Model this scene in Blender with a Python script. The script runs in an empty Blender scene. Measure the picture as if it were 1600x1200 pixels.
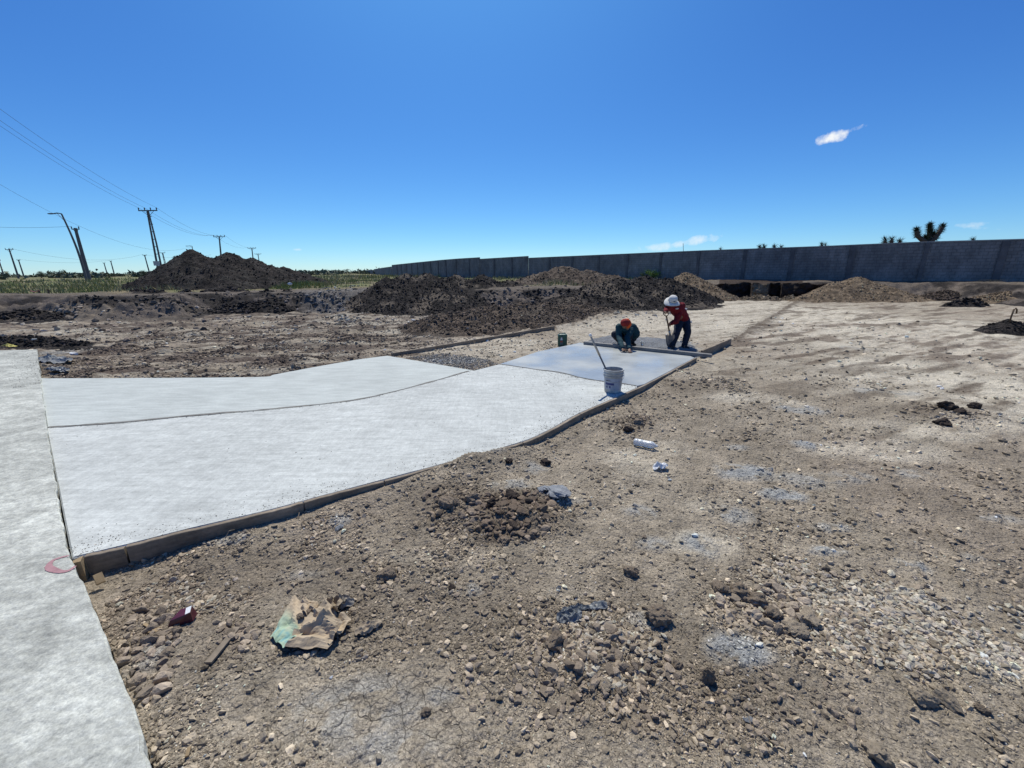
import bpy, math, random
import numpy as np
from mathutils import Vector, Matrix

random.seed(7); RNG = np.random.default_rng(7)
SC = bpy.context.scene; COL = SC.collection

# ------------------------------------------------------------------ camera
F = 630.0; H = 2.0
PITCH = math.atan(178/F); ROLL = math.atan(0.0106)
fw = np.array([0, math.cos(PITCH), -math.sin(PITCH)]); r0 = np.array([1., 0, 0]); u0 = np.cross(r0, fw)
rt = r0*math.cos(ROLL)-u0*math.sin(ROLL); up = u0*math.cos(ROLL)+r0*math.sin(ROLL)
cam = bpy.data.cameras.new('camera'); co = bpy.data.objects.new('camera', cam); COL.objects.link(co)
cam.sensor_width = 36; cam.lens = 36*F/1600; cam.clip_start = .05; cam.clip_end = 9000
M = Matrix.Identity(4)
for i in range(3):
    M[i][0] = rt[i]; M[i][1] = up[i]; M[i][2] = -fw[i]
M[2][3] = H
co.matrix_world = M
SC.camera = co

# ------------------------------------------------------------------ sky, sun, exposure
SUN_EL = math.radians(57); SUN_AZ = math.radians(-7)
SC.view_settings.view_transform = 'Standard'; SC.view_settings.look = 'None'
SC.view_settings.exposure = 0.0; SC.view_settings.gamma = 1
w = bpy.data.worlds.new("World"); SC.world = w; w.use_nodes = True
nt = w.node_tree; nt.nodes.clear()
def N(nt, t, **k):
    n = nt.nodes.new(t)
    for a, b in k.items():
        if a.startswith('i_'): n.inputs[a[2:].replace('_', ' ')].default_value = b
        else: setattr(n, a, b)
    return n
L = lambda nt, a, b: nt.links.new(a, b)
sky = N(nt, 'ShaderNodeTexSky', sky_type='NISHITA', sun_disc=False, sun_elevation=SUN_EL, sun_rotation=SUN_AZ,
        altitude=400, air_density=0.85, dust_density=0.0, ozone_density=2.0)
sep = N(nt, 'ShaderNodeSeparateColor'); L(nt, sky.outputs[0], sep.inputs[0]); cmb = N(nt, 'ShaderNodeCombineColor')
for ch, (gn, gm) in enumerate([(.76*.088**.36, 1.36), (1.04*.088**.16, 1.16), (1.25*.088**-.14, .86)]):
    pw = N(nt, 'ShaderNodeMath', operation='POWER'); L(nt, sep.outputs[ch], pw.inputs[0]); pw.inputs[1].default_value = gm
    ml = N(nt, 'ShaderNodeMath', operation='MULTIPLY'); L(nt, pw.outputs[0], ml.inputs[0]); ml.inputs[1].default_value = gn; L(nt, ml.outputs[0], cmb.inputs[ch])
# brighter sky around the sun
tc0 = N(nt, 'ShaderNodeTexCoord'); dsn = N(nt, 'ShaderNodeVectorMath', operation='DOT_PRODUCT'); L(nt, tc0.outputs['Generated'], dsn.inputs[0])
dsn.inputs[1].default_value = (math.sin(SUN_AZ)*math.cos(SUN_EL), math.cos(SUN_AZ)*math.cos(SUN_EL), math.sin(SUN_EL))
mxn = N(nt, 'ShaderNodeMath', operation='MAXIMUM'); L(nt, dsn.outputs['Value'], mxn.inputs[0]); mxn.inputs[1].default_value = 0
pwn = N(nt, 'ShaderNodeMath', operation='POWER'); L(nt, mxn.outputs[0], pwn.inputs[0]); pwn.inputs[1].default_value = 9
glw = N(nt, 'ShaderNodeVectorMath', operation='SCALE'); glw.inputs[0].default_value = (1.7, 4.6, 6.0); L(nt, pwn.outputs[0], glw.inputs['Scale'])
addn = N(nt, 'ShaderNodeVectorMath', operation='ADD'); L(nt, cmb.outputs[0], addn.inputs[0]); L(nt, glw.outputs[0], addn.inputs[1]); hs = addn
bg = N(nt, 'ShaderNodeBackground'); bg.inputs['Strength'].default_value = 0.088
wo = N(nt, 'ShaderNodeOutputWorld')
tc = N(nt, 'ShaderNodeTexCoord')
def cloud_mask(px, py, wx, wy, ang, scale, thr):
    """small cloud: an ellipse of directions on the sky dome broken up by noise"""
    d = fw*F+rt*(px-800)-up*(py-600); d /= np.linalg.norm(d)
    a = rt*math.cos(ang)+up*math.sin(ang); a -= d*(a@d); a /= np.linalg.norm(a); b = np.cross(d, a)
    def dot(v, s):
        n = N(nt, 'ShaderNodeVectorMath', operation='DOT_PRODUCT'); L(nt, tc.outputs['Generated'], n.inputs[0]); n.inputs[1].default_value = tuple(v/s)
        m = N(nt, 'ShaderNodeMath', operation='POWER'); ab = N(nt, 'ShaderNodeMath', operation='ABSOLUTE'); L(nt, n.outputs['Value'], ab.inputs[0])
        L(nt, ab.outputs[0], m.inputs[0]); m.inputs[1].default_value = 2; return m.outputs[0]
    k = (F**2/(F**2+(px-800)**2+(py-600)**2))**.5/F
    s = N(nt, 'ShaderNodeMath', operation='ADD'); L(nt, dot(a, wx*k), s.inputs[0]); L(nt, dot(b, wy*k), s.inputs[1])
    no = N(nt, 'ShaderNodeTexNoise'); no.inputs['Scale'].default_value = scale; no.inputs['Detail'].default_value = 6; no.inputs['Roughness'].default_value = .6
    L(nt, tc.outputs['Generated'], no.inputs['Vector'])
    e = N(nt, 'ShaderNodeMath', operation='MULTIPLY_ADD'); L(nt, no.outputs[0], e.inputs[0]); e.inputs[1].default_value = 2.6; e.inputs[2].default_value = -thr
    f = N(nt, 'ShaderNodeMath', operation='SUBTRACT', use_clamp=True); L(nt, e.outputs[0], f.inputs[0]); L(nt, s.outputs[0], f.inputs[1])
    fr = N(nt, 'ShaderNodeVectorMath', operation='DOT_PRODUCT'); L(nt, tc.outputs['Generated'], fr.inputs[0]); fr.inputs[1].default_value = tuple(d)
    g = N(nt, 'ShaderNodeMath', operation='GREATER_THAN'); L(nt, fr.outputs['Value'], g.inputs[0]); g.inputs[1].default_value = 0
    h = N(nt, 'ShaderNodeMath', operation='MULTIPLY'); L(nt, f.outputs[0], h.inputs[0]); L(nt, g.outputs[0], h.inputs[1])
    return h.outputs[0]
cur = hs.outputs[0]
for (px, py, wx, wy, ang, sc, thr, amt) in [(1301, 214, 25, 10, .25, 60, .52, .95), (1332, 202, 30, 5, .3, 70, .78, .6), (1092, 375, 48, 9, .2, 38, .62, .7),
        (1030, 386, 40, 8, .15, 40, .72, .5), (1522, 350, 30, 6, .1, 40, .85, .5), (1530, 356, 34, 6, -.1, 44, .95, .4), (464, 390, 8, 2.5, 0, 30, .6, .5)]:
    cm = cloud_mask(px, py, wx, wy, ang, sc, thr)
    mu = N(nt, 'ShaderNodeMath', operation='MULTIPLY', use_clamp=True); L(nt, cm, mu.inputs[0]); mu.inputs[1].default_value = amt*1.05
    mn = N(nt, 'ShaderNodeMath', operation='MINIMUM'); L(nt, mu.outputs[0], mn.inputs[0]); mn.inputs[1].default_value = amt
    mx = N(nt, 'ShaderNodeMixRGB'); L(nt, mn.outputs[0], mx.inputs[0]); L(nt, cur, mx.inputs[1]); mx.inputs[2].default_value = (11, 11.2, 11.2, 1)
    cur = mx.outputs[0]
L(nt, cur, bg.inputs[0]); L(nt, bg.outputs[0], wo.inputs[0])

sd = bpy.data.lights.new('sun', 'SUN'); sd.energy = 4.7; sd.angle = math.radians(.53); sd.color = (1, .955, .845)
so = bpy.data.objects.new('sun', sd); COL.objects.link(so)
sdir = Vector((math.sin(SUN_AZ)*math.cos(SUN_EL), math.cos(SUN_AZ)*math.cos(SUN_EL), math.sin(SUN_EL)))
so.rotation_euler = sdir.to_track_quat('Z', 'Y').to_euler()

# ------------------------------------------------------------------ photo pixel -> point in the place
def G(px, py, z=0.):
    d = fw*F+rt*(px-800)-up*(py-600); t = (z-H)/d[2]; return d*t+np.array([0, 0, H])
def R(px, py, y):
    d = fw*F+rt*(px-800)-up*(py-600); return d*(y/d[1])+np.array([0, 0, H])
def ppm(p):   # photo pixels per metre at a point
    q = np.array(p)-np.array([0, 0, H]); return F/(q@fw)

# ------------------------------------------------------------------ numpy noise
def _h(ix, iy, s):
    n = (ix.astype(np.int64)*374761393+iy.astype(np.int64)*668265263+s*1274126177) & 0xffffffff
    n = ((n ^ (n >> 13))*1274126177) & 0xffffffff
    n = ((n ^ (n >> 16))*2246822519) & 0xffffffff
    return ((n ^ (n >> 15)) & 0xffffff)/float(0xffffff)
def vn(x, y, s=0):
    ix = np.floor(x); iy = np.floor(y); fx = x-ix; fy = y-iy
    fx = fx*fx*fx*(fx*(fx*6-15)+10); fy = fy*fy*fy*(fy*(fy*6-15)+10)
    a = _h(ix, iy, s); b = _h(ix+1, iy, s); c = _h(ix, iy+1, s); d = _h(ix+1, iy+1, s)
    return (a*(1-fx)+b*fx)*(1-fy)+(c*(1-fx)+d*fx)*fy
def fbm(x, y, s=0, o=4, g=.5):
    t = 0; a = 1; k = 0
    for i in range(o):
        t = t+a*vn(x, y, s+i*17); k += a; a *= g; x, y = (x*1.6-y*1.2)+3.1, (x*1.2+y*1.6)-1.7
    return t/k
def worley(x, y, s=0):
    ix = np.floor(x); iy = np.floor(y); f1 = np.full(x.shape, 9.); idv = np.zeros(x.shape)
    for dx in (-1, 0, 1):
        for dy in (-1, 0, 1):
            cx = ix+dx; cy = iy+dy
            d = (cx+_h(cx, cy, s)-x)**2+(cy+_h(cx, cy, s+5)-y)**2
            m = d < f1; f1 = np.where(m, d, f1); idv = np.where(m, _h(cx, cy, s+9), idv)
    return np.sqrt(f1), idv
def ss(a, b, x):
    t = np.clip((x-a)/(b-a), 0, 1); return t*t*(3-2*t)
def inside(poly, x, y):
    c = np.zeros(x.shape, bool); n = len(poly)
    for i in range(n):
        x1, y1 = poly[i][:2]; x2, y2 = poly[(i+1) % n][:2]
        if y1 == y2: continue
        c ^= ((y1 > y) != (y2 > y)) & (x < (x2-x1)*(y-y1)/(y2-y1)+x1)
    return c
def segdist(poly, x, y, closed=True):
    d = np.full(x.shape, 1e9); n = len(poly)
    for i in range(n if closed else n-1):
        ax, ay = poly[i][:2]; bx, by = poly[(i+1) % n][:2]
        l = (bx-ax)**2+(by-ay)**2+1e-12
        t = np.clip(((x-ax)*(bx-ax)+(y-ay)*(by-ay))/l, 0, 1)
        d = np.minimum(d, (x-ax-t*(bx-ax))**2+(y-ay-t*(by-ay))**2)
    return np.sqrt(d)

# ------------------------------------------------------------------ helpers for objects
def tag(o, label=None, cat=None, group=None, kind=None):
    if label: o['label'] = label
    if cat: o['category'] = cat
    if group: o['group'] = group
    if kind: o['kind'] = kind
    return o
def empty(name, loc, label, cat, group=None):
    o = bpy.data.objects.new(name, None); o.location = tuple(map(float, loc)); o.empty_display_size = .2
    COL.objects.link(o); return tag(o, label, cat, group)
def npmesh(name, V, FA, mat, parent=None, loc=None, smooth=True, col=None, uv=None, facesize=None):
    """V (n,3) world coords; FA list of faces or an int array (m,k)"""
    V = np.asarray(V, float); base = np.zeros(3)
    if loc is not None: base = np.array(loc, float)
    if parent is not None:
        p = parent; base = np.array(p.location, float)
        while p.parent is not None: p = p.parent; base = base+np.array(p.location)
    me = bpy.data.meshes.new(name)
    if isinstance(FA, np.ndarray):
        m, k = FA.shape
        me.vertices.add(len(V)); me.vertices.foreach_set('co', (V-base).astype(np.float32).ravel())
        me.loops.add(m*k); me.loops.foreach_set('vertex_index', FA.astype(np.int32).ravel())
        me.polygons.add(m); me.polygons.foreach_set('loop_start', np.arange(0, m*k, k, dtype=np.int32))
        me.update(calc_edges=True)
    else:
        me.from_pydata([tuple(v) for v in (V-base)], [], [tuple(f) for f in FA]); me.update()
    me.polygons.foreach_set('use_smooth', np.full(len(me.polygons), smooth))
    if col is not None:
        c = np.ones((len(V), 4), np.float32); c[:, :3] = col
        a = me.color_attributes.new('Col', 'FLOAT_COLOR', 'POINT'); a.data.foreach_set('color', c.ravel())
    if uv is not None:
        ul = me.uv_layers.new(name='UVMap'); li = np.empty(len(me.loops), np.int32); me.loops.foreach_get('vertex_index', li)
        ul.data.foreach_set('uv', np.asarray(uv, np.float32)[li].ravel())
    me.materials.append(mat)
    o = bpy.data.objects.new(name, me); COL.objects.link(o)
    if parent is not None: o.parent = parent
    elif loc is not None: o.location = tuple(map(float, loc))
    return o
def nrm(v): v = np.array(v, float); return v/(np.linalg.norm(v)+1e-12)
class MB:
    def __init__(s): s.v = []; s.f = []
    def add(s, V, Fs):
        n = len(s.v); s.v += [tuple(map(float, p)) for p in V]; s.f += [tuple(i+n for i in f) for f in Fs]; return s
    def box(s, c, size, rot=None):
        c = np.array(c, float); hx, hy, hz = np.array(size)/2.
        P = np.array([(x, y, z) for x in (-hx, hx) for y in (-hy, hy) for z in (-hz, hz)])
        if rot is not None: P = P@np.array(rot).T
        return s.add(P+c, [(0, 1, 3, 2), (4, 6, 7, 5), (0, 4, 5, 1), (2, 3, 7, 6), (0, 2, 6, 4), (1, 5, 7, 3)])
    def bar(s, a, b, w, h, n=None, jit=0):
        """squared bar from a to b, w across, h tall, chamfer-free, optional subdivisions with wobble"""
        a = np.array(a, float); b = np.array(b, float); d = nrm(b-a); u = np.array([0, 0, 1.]) if n is None else nrm(n)
        if abs(d@u) > .95: u = np.array([0, 1., 0])
        sd_ = nrm(np.cross(d, u)); u = np.cross(sd_, d); k = max(2, int(np.linalg.norm(b-a)/.25)) if jit else 2
        V = []; Fs = []
        for i in range(k):
            t = i/(k-1); p = a+(b-a)*t+sd_*random.uniform(-jit, jit)+u*random.uniform(-jit, jit)
            c = min(w, h)*.08
            for (x, y) in [(-w/2+c, -h/2), (w/2-c, -h/2), (w/2, -h/2+c), (w/2, h/2-c), (w/2-c, h/2), (-w/2+c, h/2), (-w/2, h/2-c), (-w/2, -h/2+c)]:
                V.append(p+sd_*x+u*y)
            if i:
                for j in range(8): Fs.append(((i-1)*8+j, (i-1)*8+(j+1) % 8, i*8+(j+1) % 8, i*8+j))
        Fs.append(tuple(range(7, -1, -1))); Fs.append(tuple(range((k-1)*8, k*8)))
        return s.add(V, Fs)
    def tube(s, pts, rad, n=10, cap=True):
        pts = [np.array(p, float) for p in pts]; k = len(pts)
        if np.isscalar(rad): rad = [rad]*k
        V = []; Fs = []; d0 = nrm(pts[1]-pts[0]); u = np.array([0, 0, 1.]) if abs(d0[2]) < .9 else np.array([1., 0, 0])
        for i, p in enumerate(pts):
            d = nrm(pts[min(i+1, k-1)]-pts[max(i-1, 0)]); a = nrm(np.cross(d, u)); b = np.cross(a, d); u = b
            for j in range(n):
                t = 2*math.pi*j/n; V.append(p+rad[i]*(a*math.cos(t)+b*math.sin(t)))
            if i:
                for j in range(n): Fs.append(((i-1)*n+j, i*n+j, i*n+(j+1) % n, (i-1)*n+(j+1) % n))
        if cap: Fs.append(tuple(range(n))); Fs.append(tuple(range(k*n-1, (k-1)*n-1, -1)))
        return s.add(V, Fs)
    def lathe(s, prof, org, ax=(0, 0, 1), n=24, caps=True):
        """prof: (r, h) pairs"""
        ax = nrm(ax); a = nrm(np.cross(ax, [0, 1, .01])) if abs(ax[1]) < .9 else nrm(np.cross(ax, [1, 0, 0])); b = np.cross(ax, a); V = []; Fs = []
        for i, (r, h) in enumerate(prof):
            for j in range(n):
                t = 2*math.pi*j/n; V.append(np.array(org)+ax*h+r*(a*math.cos(t)+b*math.sin(t)))
            if i:
                for j in range(n): Fs.append(((i-1)*n+j, (i-1)*n+(j+1) % n, i*n+(j+1) % n, i*n+j))
        if caps: Fs.append(tuple(range(n-1, -1, -1))); Fs.append(tuple(range((len(prof)-1)*n, len(prof)*n)))
        return s.add(V, Fs)
    def ball(s, c, r, rot=None, n=10):
        r = np.array([r]*3 if np.isscalar(r) else r, float); V = []; Fs = []; m = n*2
        for i in range(1, n):
            th = math.pi*i/n
            for j in range(m):
                ph = 2*math.pi*j/m; V.append((math.sin(th)*math.cos(ph), math.sin(th)*math.sin(ph), math.cos(th)))
        V += [(0, 0, 1), (0, 0, -1)]; V = np.array(V)*r
        for i in range(n-2):
            for j in range(m): Fs.append((i*m+j, (i+1)*m+j, (i+1)*m+(j+1) % m, i*m+(j+1) % m))
        t = len(V)-2
        for j in range(m): Fs.append((t, j, (j+1) % m)); Fs.append((t+1, (n-2)*m+(j+1) % m, (n-2)*m+j))
        if rot is not None: V = V@np.array(rot).T
        return s.add(V+np.array(c), Fs)
    def build(s, name, mat, parent=None, loc=None, smooth=False, **k):
        return npmesh(name, s.v, s.f, mat, parent, loc, smooth, **k)

# ------------------------------------------------------------------ materials
def mat(name, color=(.5, .5, .5), rough=.9, attr=False, noise=(), bump=(), spec=.3, metal=0, sss=0, trans=0, voro=None, uvbrick=None, rough_noise=None):
    """noise: (scale, contrast, detail, stretch) layers that multiply the colour; bump: (scale, strength_m, kind)"""
    m = bpy.data.materials.new(name); m.use_nodes = True; t = m.node_tree; b = t.nodes['Principled BSDF']
    b.inputs['Roughness'].default_value = rough; b.inputs['Specular IOR Level'].default_value = spec; b.inputs['Metallic'].default_value = metal
    b.inputs['Transmission Weight'].default_value = trans
    tc = N(t, 'ShaderNodeTexCoord')
    if attr:
        at = N(t, 'ShaderNodeAttribute', attribute_name='Col'); c = at.outputs['Color']
    else:
        rgb = N(t, 'ShaderNodeRGB'); rgb.outputs[0].default_value = (*color, 1); c = rgb.outputs[0]
    def coord(st):
        mp = N(t, 'ShaderNodeMapping'); L(t, tc.outputs['Object'], mp.inputs['Vector'])
        mp.inputs['Scale'].default_value = st if st else (1, 1, 1); return mp.outputs[0]
    for l in noise:
        sc, con = l[0], l[1]; det = l[2] if len(l) > 2 else 5; st = l[3] if len(l) > 3 else None
        no = N(t, 'ShaderNodeTexNoise'); no.inputs['Scale'].default_value = sc; no.inputs['Detail'].default_value = det; no.inputs['Roughness'].default_value = .65
        L(t, coord(st), no.inputs['Vector'])
        mr = N(t, 'ShaderNodeMapRange'); L(t, no.outputs[0], mr.inputs[0]); mr.inputs[1].default_value = .3; mr.inputs[2].default_value = .7
        mr.inputs[3].default_value = 1-con; mr.inputs[4].default_value = 1+con
        mu = N(t, 'ShaderNodeVectorMath', operation='SCALE'); L(t, c, mu.inputs[0]); L(t, mr.outputs[0], mu.inputs['Scale']); c = mu.outputs[0]
    if voro:
        vo = N(t, 'ShaderNodeTexVoronoi', feature='F1'); vo.inputs['Scale'].default_value = voro[0]; L(t, coord(None), vo.inputs['Vector'])
        sx = N(t, 'ShaderNodeSeparateColor'); L(t, vo.outputs['Color'], sx.inputs[0])
        mr = N(t, 'ShaderNodeMapRange'); L(t, sx.outputs[0], mr.inputs[0]); mr.inputs[3].default_value = 1-voro[1]; mr.inputs[4].default_value = 1+voro[1]
        mu = N(t, 'ShaderNodeVectorMath', operation='SCALE'); L(t, c, mu.inputs[0]); L(t, mr.outputs[0], mu.inputs['Scale']); c = mu.outputs[0]
    hb = None
    if uvbrick:
        br = N(t, 'ShaderNodeTexBrick'); L(t, tc.outputs['UV'], br.inputs['Vector']); br.inputs['Scale'].default_value = 1
        br.inputs['Brick Width'].default_value = .4; br.inputs['Row Height'].default_value = .2; br.inputs['Mortar Size'].default_value = .014
        br.inputs['Color1'].default_value = (1, 1, 1, 1); br.inputs['Color2'].default_value = (.88, .88, .88, 1); br.inputs['Mortar'].default_value = (uvbrick,)*3+(1,)
        mu = N(t, 'ShaderNodeVectorMath', operation='MULTIPLY'); L(t, c, mu.inputs[0]); L(t, br.outputs['Color'], mu.inputs[1]); c = mu.outputs[0]
        bb = N(t, 'ShaderNodeBump'); bb.inputs['Strength'].default_value = 1; bb.inputs['Distance'].default_value = .006; bb.invert = True
        L(t, br.outputs['Fac'], bb.inputs['Height']); hb = bb.outputs[0]
    L(t, c, b.inputs['Base Color'])
    for sc, st, kind in bump:
        if kind == 'v':
            no = N(t, 'ShaderNodeTexVoronoi', feature='F1'); no.inputs['Scale'].default_value = sc; o_ = no.outputs['Distance']
        else:
            no = N(t, 'ShaderNodeTexNoise'); no.inputs['Scale'].default_value = sc; no.inputs['Detail'].default_value = 6; no.inputs['Roughness'].default_value = .6; o_ = no.outputs[0]
        L(t, coord(kind if isinstance(kind, tuple) else None), no.inputs['Vector'])
        bu = N(t, 'ShaderNodeBump'); bu.inputs['Strength'].default_value = 1; bu.inputs['Distance'].default_value = st; bu.invert = kind == 'v'
        L(t, o_, bu.inputs['Height'])
        if hb: L(t, hb, bu.inputs['Normal'])
        hb = bu.outputs[0]
    if hb: L(t, hb, b.inputs['Normal'])
    if rough_noise:
        no = N(t, 'ShaderNodeTexNoise'); no.inputs['Scale'].default_value = rough_noise[0]; L(t, coord(rough_noise[3] if len(rough_noise) > 3 else None), no.inputs['Vector'])
        mr = N(t, 'ShaderNodeMapRange'); L(t, no.outputs[0], mr.inputs[0]); mr.inputs[1].default_value = .35; mr.inputs[2].default_value = .65
        mr.inputs[3].default_value = rough_noise[1]; mr.inputs[4].default_value = rough_noise[2]; L(t, mr.outputs[0], b.inputs['Roughness'])
    return m
MT = dict(
    ground=mat('ground_soil', attr=True, rough=.95, noise=((75, .30, 6), (11, .24, 6), (2.2, .12, 5)), bump=((110, .010, 'n'), (42, .012, 'v'), (13, .035, 'n'), (4, .05, 'n')), spec=.12, voro=(140, .25)),
    soil=mat('mound_soil', attr=True, rough=.95, noise=((22, .4, 6), (5, .25, 4)), bump=((9, .05, 'n'), (20, .05, 'v'), (45, .02, 'n')), spec=.15),
    stone=mat('stone', attr=True, rough=.93, noise=((40, .2, 5),), bump=((70, .008, 'n'),), spec=.2),
    old_conc=mat('old_concrete', (.395, .395, .35), .92, noise=((.6, .26, 8), (2.2, .26, 9, (1.3, 2.2, 1)), (9, .22, 9), (28, .20, 7), (90, .22, 4)), bump=((30, .007, 'n'), (9, .007, 'n'), (22, .006, 'v')), spec=.2),
    conc=mat('new_concrete', (.465, .475, .445), .9, noise=((.7, .12, 7), (5, .15, 8, (.7, 1.9, 1)), (9, .10, 6, (.25, 3.5, 1)), (11, .08, 6, (3.2, .4, 1)), (16, .12, 7), (60, .12, 5)), bump=((45, .003, 'n'), (6, .008, 'n')), spec=.22),
    conc2=mat('smooth_concrete', (.435, .455, .425), .82, noise=((.7, .11, 7), (5, .13, 7, (.5, 2.2, 1)), (9, .09, 6, (.25, 3.5, 1)), (40, .09, 5)), bump=((5, .006, 'n'), (45, .002, 'n')), spec=.25),
    wet=mat('wet_concrete', (.33, .345, .335), .5, noise=((.9, .13, 4), (5, .06, 5)), bump=((3, .003, 'n'), (40, .001, 'n')), spec=.42, rough_noise=(1.1, .22, .58)),
    splash=mat('wet_mix', attr=True, rough=.75, noise=((12, .3, 6),), bump=((25, .03, 'v'), (50, .01, 'n')), spec=.4),
    wood=mat('form_timber', (.25, .20, .145), .85, noise=((4, .35, 6, (1, 1, 5)), (30, .2, 5), (1.3, .35, 3)), bump=((30, .003, 'n'),)),
    woodend=mat('split_wood', (.30, .215, .12), .85, noise=((20, .25, 6),), bump=((50, .003, 'n'),)),
    woodgrey=mat('wet_timber', (.21, .20, .185), .7, noise=((4, .3, 6), (30, .15, 5)), bump=((30, .003, 'n'),)),
    metal=mat('dark_metal', (.06, .06, .065), .5, metal=.6, noise=((20, .2, 4),)),
    steel=mat('worn_steel', (.35, .36, .37), .42, metal=.8, noise=((20, .3, 4),)),
    polec=mat('concrete_pole', (.13, .13, .135), .9, noise=((2, .15, 4),)),
    wire=mat('cable', (.05, .05, .055), .6, noise=((2, .1, 2),)),
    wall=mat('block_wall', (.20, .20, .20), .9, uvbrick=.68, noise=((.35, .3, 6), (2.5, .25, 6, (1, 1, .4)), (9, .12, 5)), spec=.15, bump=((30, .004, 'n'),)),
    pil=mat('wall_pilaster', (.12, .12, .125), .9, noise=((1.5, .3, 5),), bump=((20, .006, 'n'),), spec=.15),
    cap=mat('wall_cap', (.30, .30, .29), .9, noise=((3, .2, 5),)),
    leaf=mat('foliage', attr=True, rough=.8, noise=((6, .3, 3),), spec=.2),
    bark=mat('bark', (.09, .07, .055), .95, noise=((8, .3, 5),), bump=((12, .03, 'n'),)),
    skin=mat('skin', (.22, .12, .075), .6, noise=((20, .1, 3),)),
    red=mat('red_shirt', (.15, .006, .011), .9, noise=((14, .2, 4),), bump=((18, .015, 'n'),)),
    jeans=mat('navy_trousers', (.018, .023, .038), .9, noise=((14, .3, 4),), bump=((18, .015, 'n'),)),
    teal=mat('teal_shirt', (.012, .048, .06), .9, noise=((14, .2, 4),), bump=((18, .015, 'n'),)),
    hat=mat('sun_hat', (.62, .60, .55), .9, noise=((20, .08, 4),), bump=((30, .004, 'n'),)),
    hatband=mat('hat_emblem', (.10, .11, .14), .9, noise=((20, .08, 4),)),
    orange=mat('orange_cloth', (.70, .11, .025), .85, noise=((20, .15, 4),), bump=((25, .006, 'n'),)),
    redcap=mat('red_cap', (.24, .02, .018), .85, noise=((20, .15, 4),), bump=((25, .006, 'n'),)),
    boot=mat('boot', (.02, .02, .022), .7, noise=((20, .2, 4),)),
    white=mat('white_print', (.5, .42, .42), .9, noise=((60, .3, 4),)),
    pail=mat('white_pail', (.42, .415, .39), .5, noise=((5, .35, 6), (30, .14, 5)), bump=((25, .002, 'n'),), spec=.4),
    labelp=mat('pail_label', (.36, .38, .43), .6, noise=((10, .2, 5),)),
    labelb=mat('label_blue', (.05, .06, .17), .6, noise=((30, .3, 4),)),
    green=mat('green_jug', (.008, .075, .05), .4, noise=((8, .15, 5),), spec=.5),
    labelg=mat('jug_label', (.12, .15, .14), .6, noise=((40, .3, 4),)),
    labelr=mat('jug_label_red', (.28, .09, .06), .6, noise=((40, .3, 4),)),
    handle=mat('pvc_handle', (.40, .36, .30), .55, noise=((14, .25, 5),)),
    handled=mat('wooden_handle', (.13, .085, .05), .7, noise=((14, .25, 5),)),
    paper=mat('bag_paper', attr=True, rough=.85, noise=((18, .12, 5),), bump=((22, .006, 'n'),)),
    crust=mat('mortar_crust', (.24, .245, .24), .9, noise=((8, .4, 6),), bump=((20, .02, 'n'),)),
    rag=mat('plastic_rag', (.13, .14, .145), .45, noise=((18, .25, 5),), bump=((30, .006, 'n'),), spec=.5),
    maroon=mat('maroon_pack', (.085, .014, .022), .35, noise=((18, .35, 5),), spec=.6),
    wht=mat('white_litter', (.68, .68, .67), .6, noise=((18, .08, 5),), bump=((30, .003, 'n'),)),
    bottle=mat('clear_plastic', (.86, .88, .88), .25, trans=.45, spec=.5, noise=((18, .04, 3),), bump=((14, .01, 'n'),)),
    ybag=mat('yellow_litter', (.42, .36, .09), .7, noise=((18, .3, 5),), bump=((30, .006, 'n'),)),
    paint=mat('red_marker', (.36, .20, .21), .9, noise=((16, .25, 6),)),
    tape=mat('pink_tape', (.75, .25, .2), .7, noise=((18, .1, 5),)),
    sign=mat('sign_plate', (.45, .46, .46), .6, noise=((3, .15, 5),)),
)

def add_cracks(m):
    t = m.node_tree; b = t.nodes['Principled BSDF']; cl = b.inputs['Base Color'].links[0].from_socket; nl = b.inputs['Normal'].links[0].from_socket
    tc = N(t, 'ShaderNodeTexCoord'); no = N(t, 'ShaderNodeTexNoise'); no.inputs['Scale'].default_value = 9; L(t, tc.outputs['Object'], no.inputs['Vector'])
    mx = N(t, 'ShaderNodeMixRGB'); mx.inputs[0].default_value = .12; L(t, tc.outputs['Object'], mx.inputs[1]); L(t, no.outputs['Color'], mx.inputs[2])
    vo = N(t, 'ShaderNodeTexVoronoi', feature='DISTANCE_TO_EDGE'); vo.inputs['Scale'].default_value = 10; L(t, mx.outputs[0], vo.inputs['Vector'])
    mr = N(t, 'ShaderNodeMapRange'); L(t, vo.outputs['Distance'], mr.inputs[0]); mr.inputs[1].default_value = .006; mr.inputs[2].default_value = .022; mr.inputs[3].default_value = .5; mr.inputs[4].default_value = 0
    at = N(t, 'ShaderNodeAttribute', attribute_name='Crack'); mu = N(t, 'ShaderNodeMath', operation='MULTIPLY'); L(t, mr.outputs[0], mu.inputs[0]); L(t, at.outputs['Fac'], mu.inputs[1])
    mc = N(t, 'ShaderNodeMixRGB'); L(t, mu.outputs[0], mc.inputs[0]); L(t, cl, mc.inputs[1]); mc.inputs[2].default_value = (.10, .08, .06, 1); L(t, mc.outputs[0], b.inputs['Base Color'])
    bu = N(t, 'ShaderNodeBump'); bu.inputs['Distance'].default_value = .012; bu.invert = True; L(t, mu.outputs[0], bu.inputs['Height']); L(t, nl, bu.inputs['Normal']); L(t, bu.outputs[0], b.inputs['Normal'])
add_cracks(MT['ground'])

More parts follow.
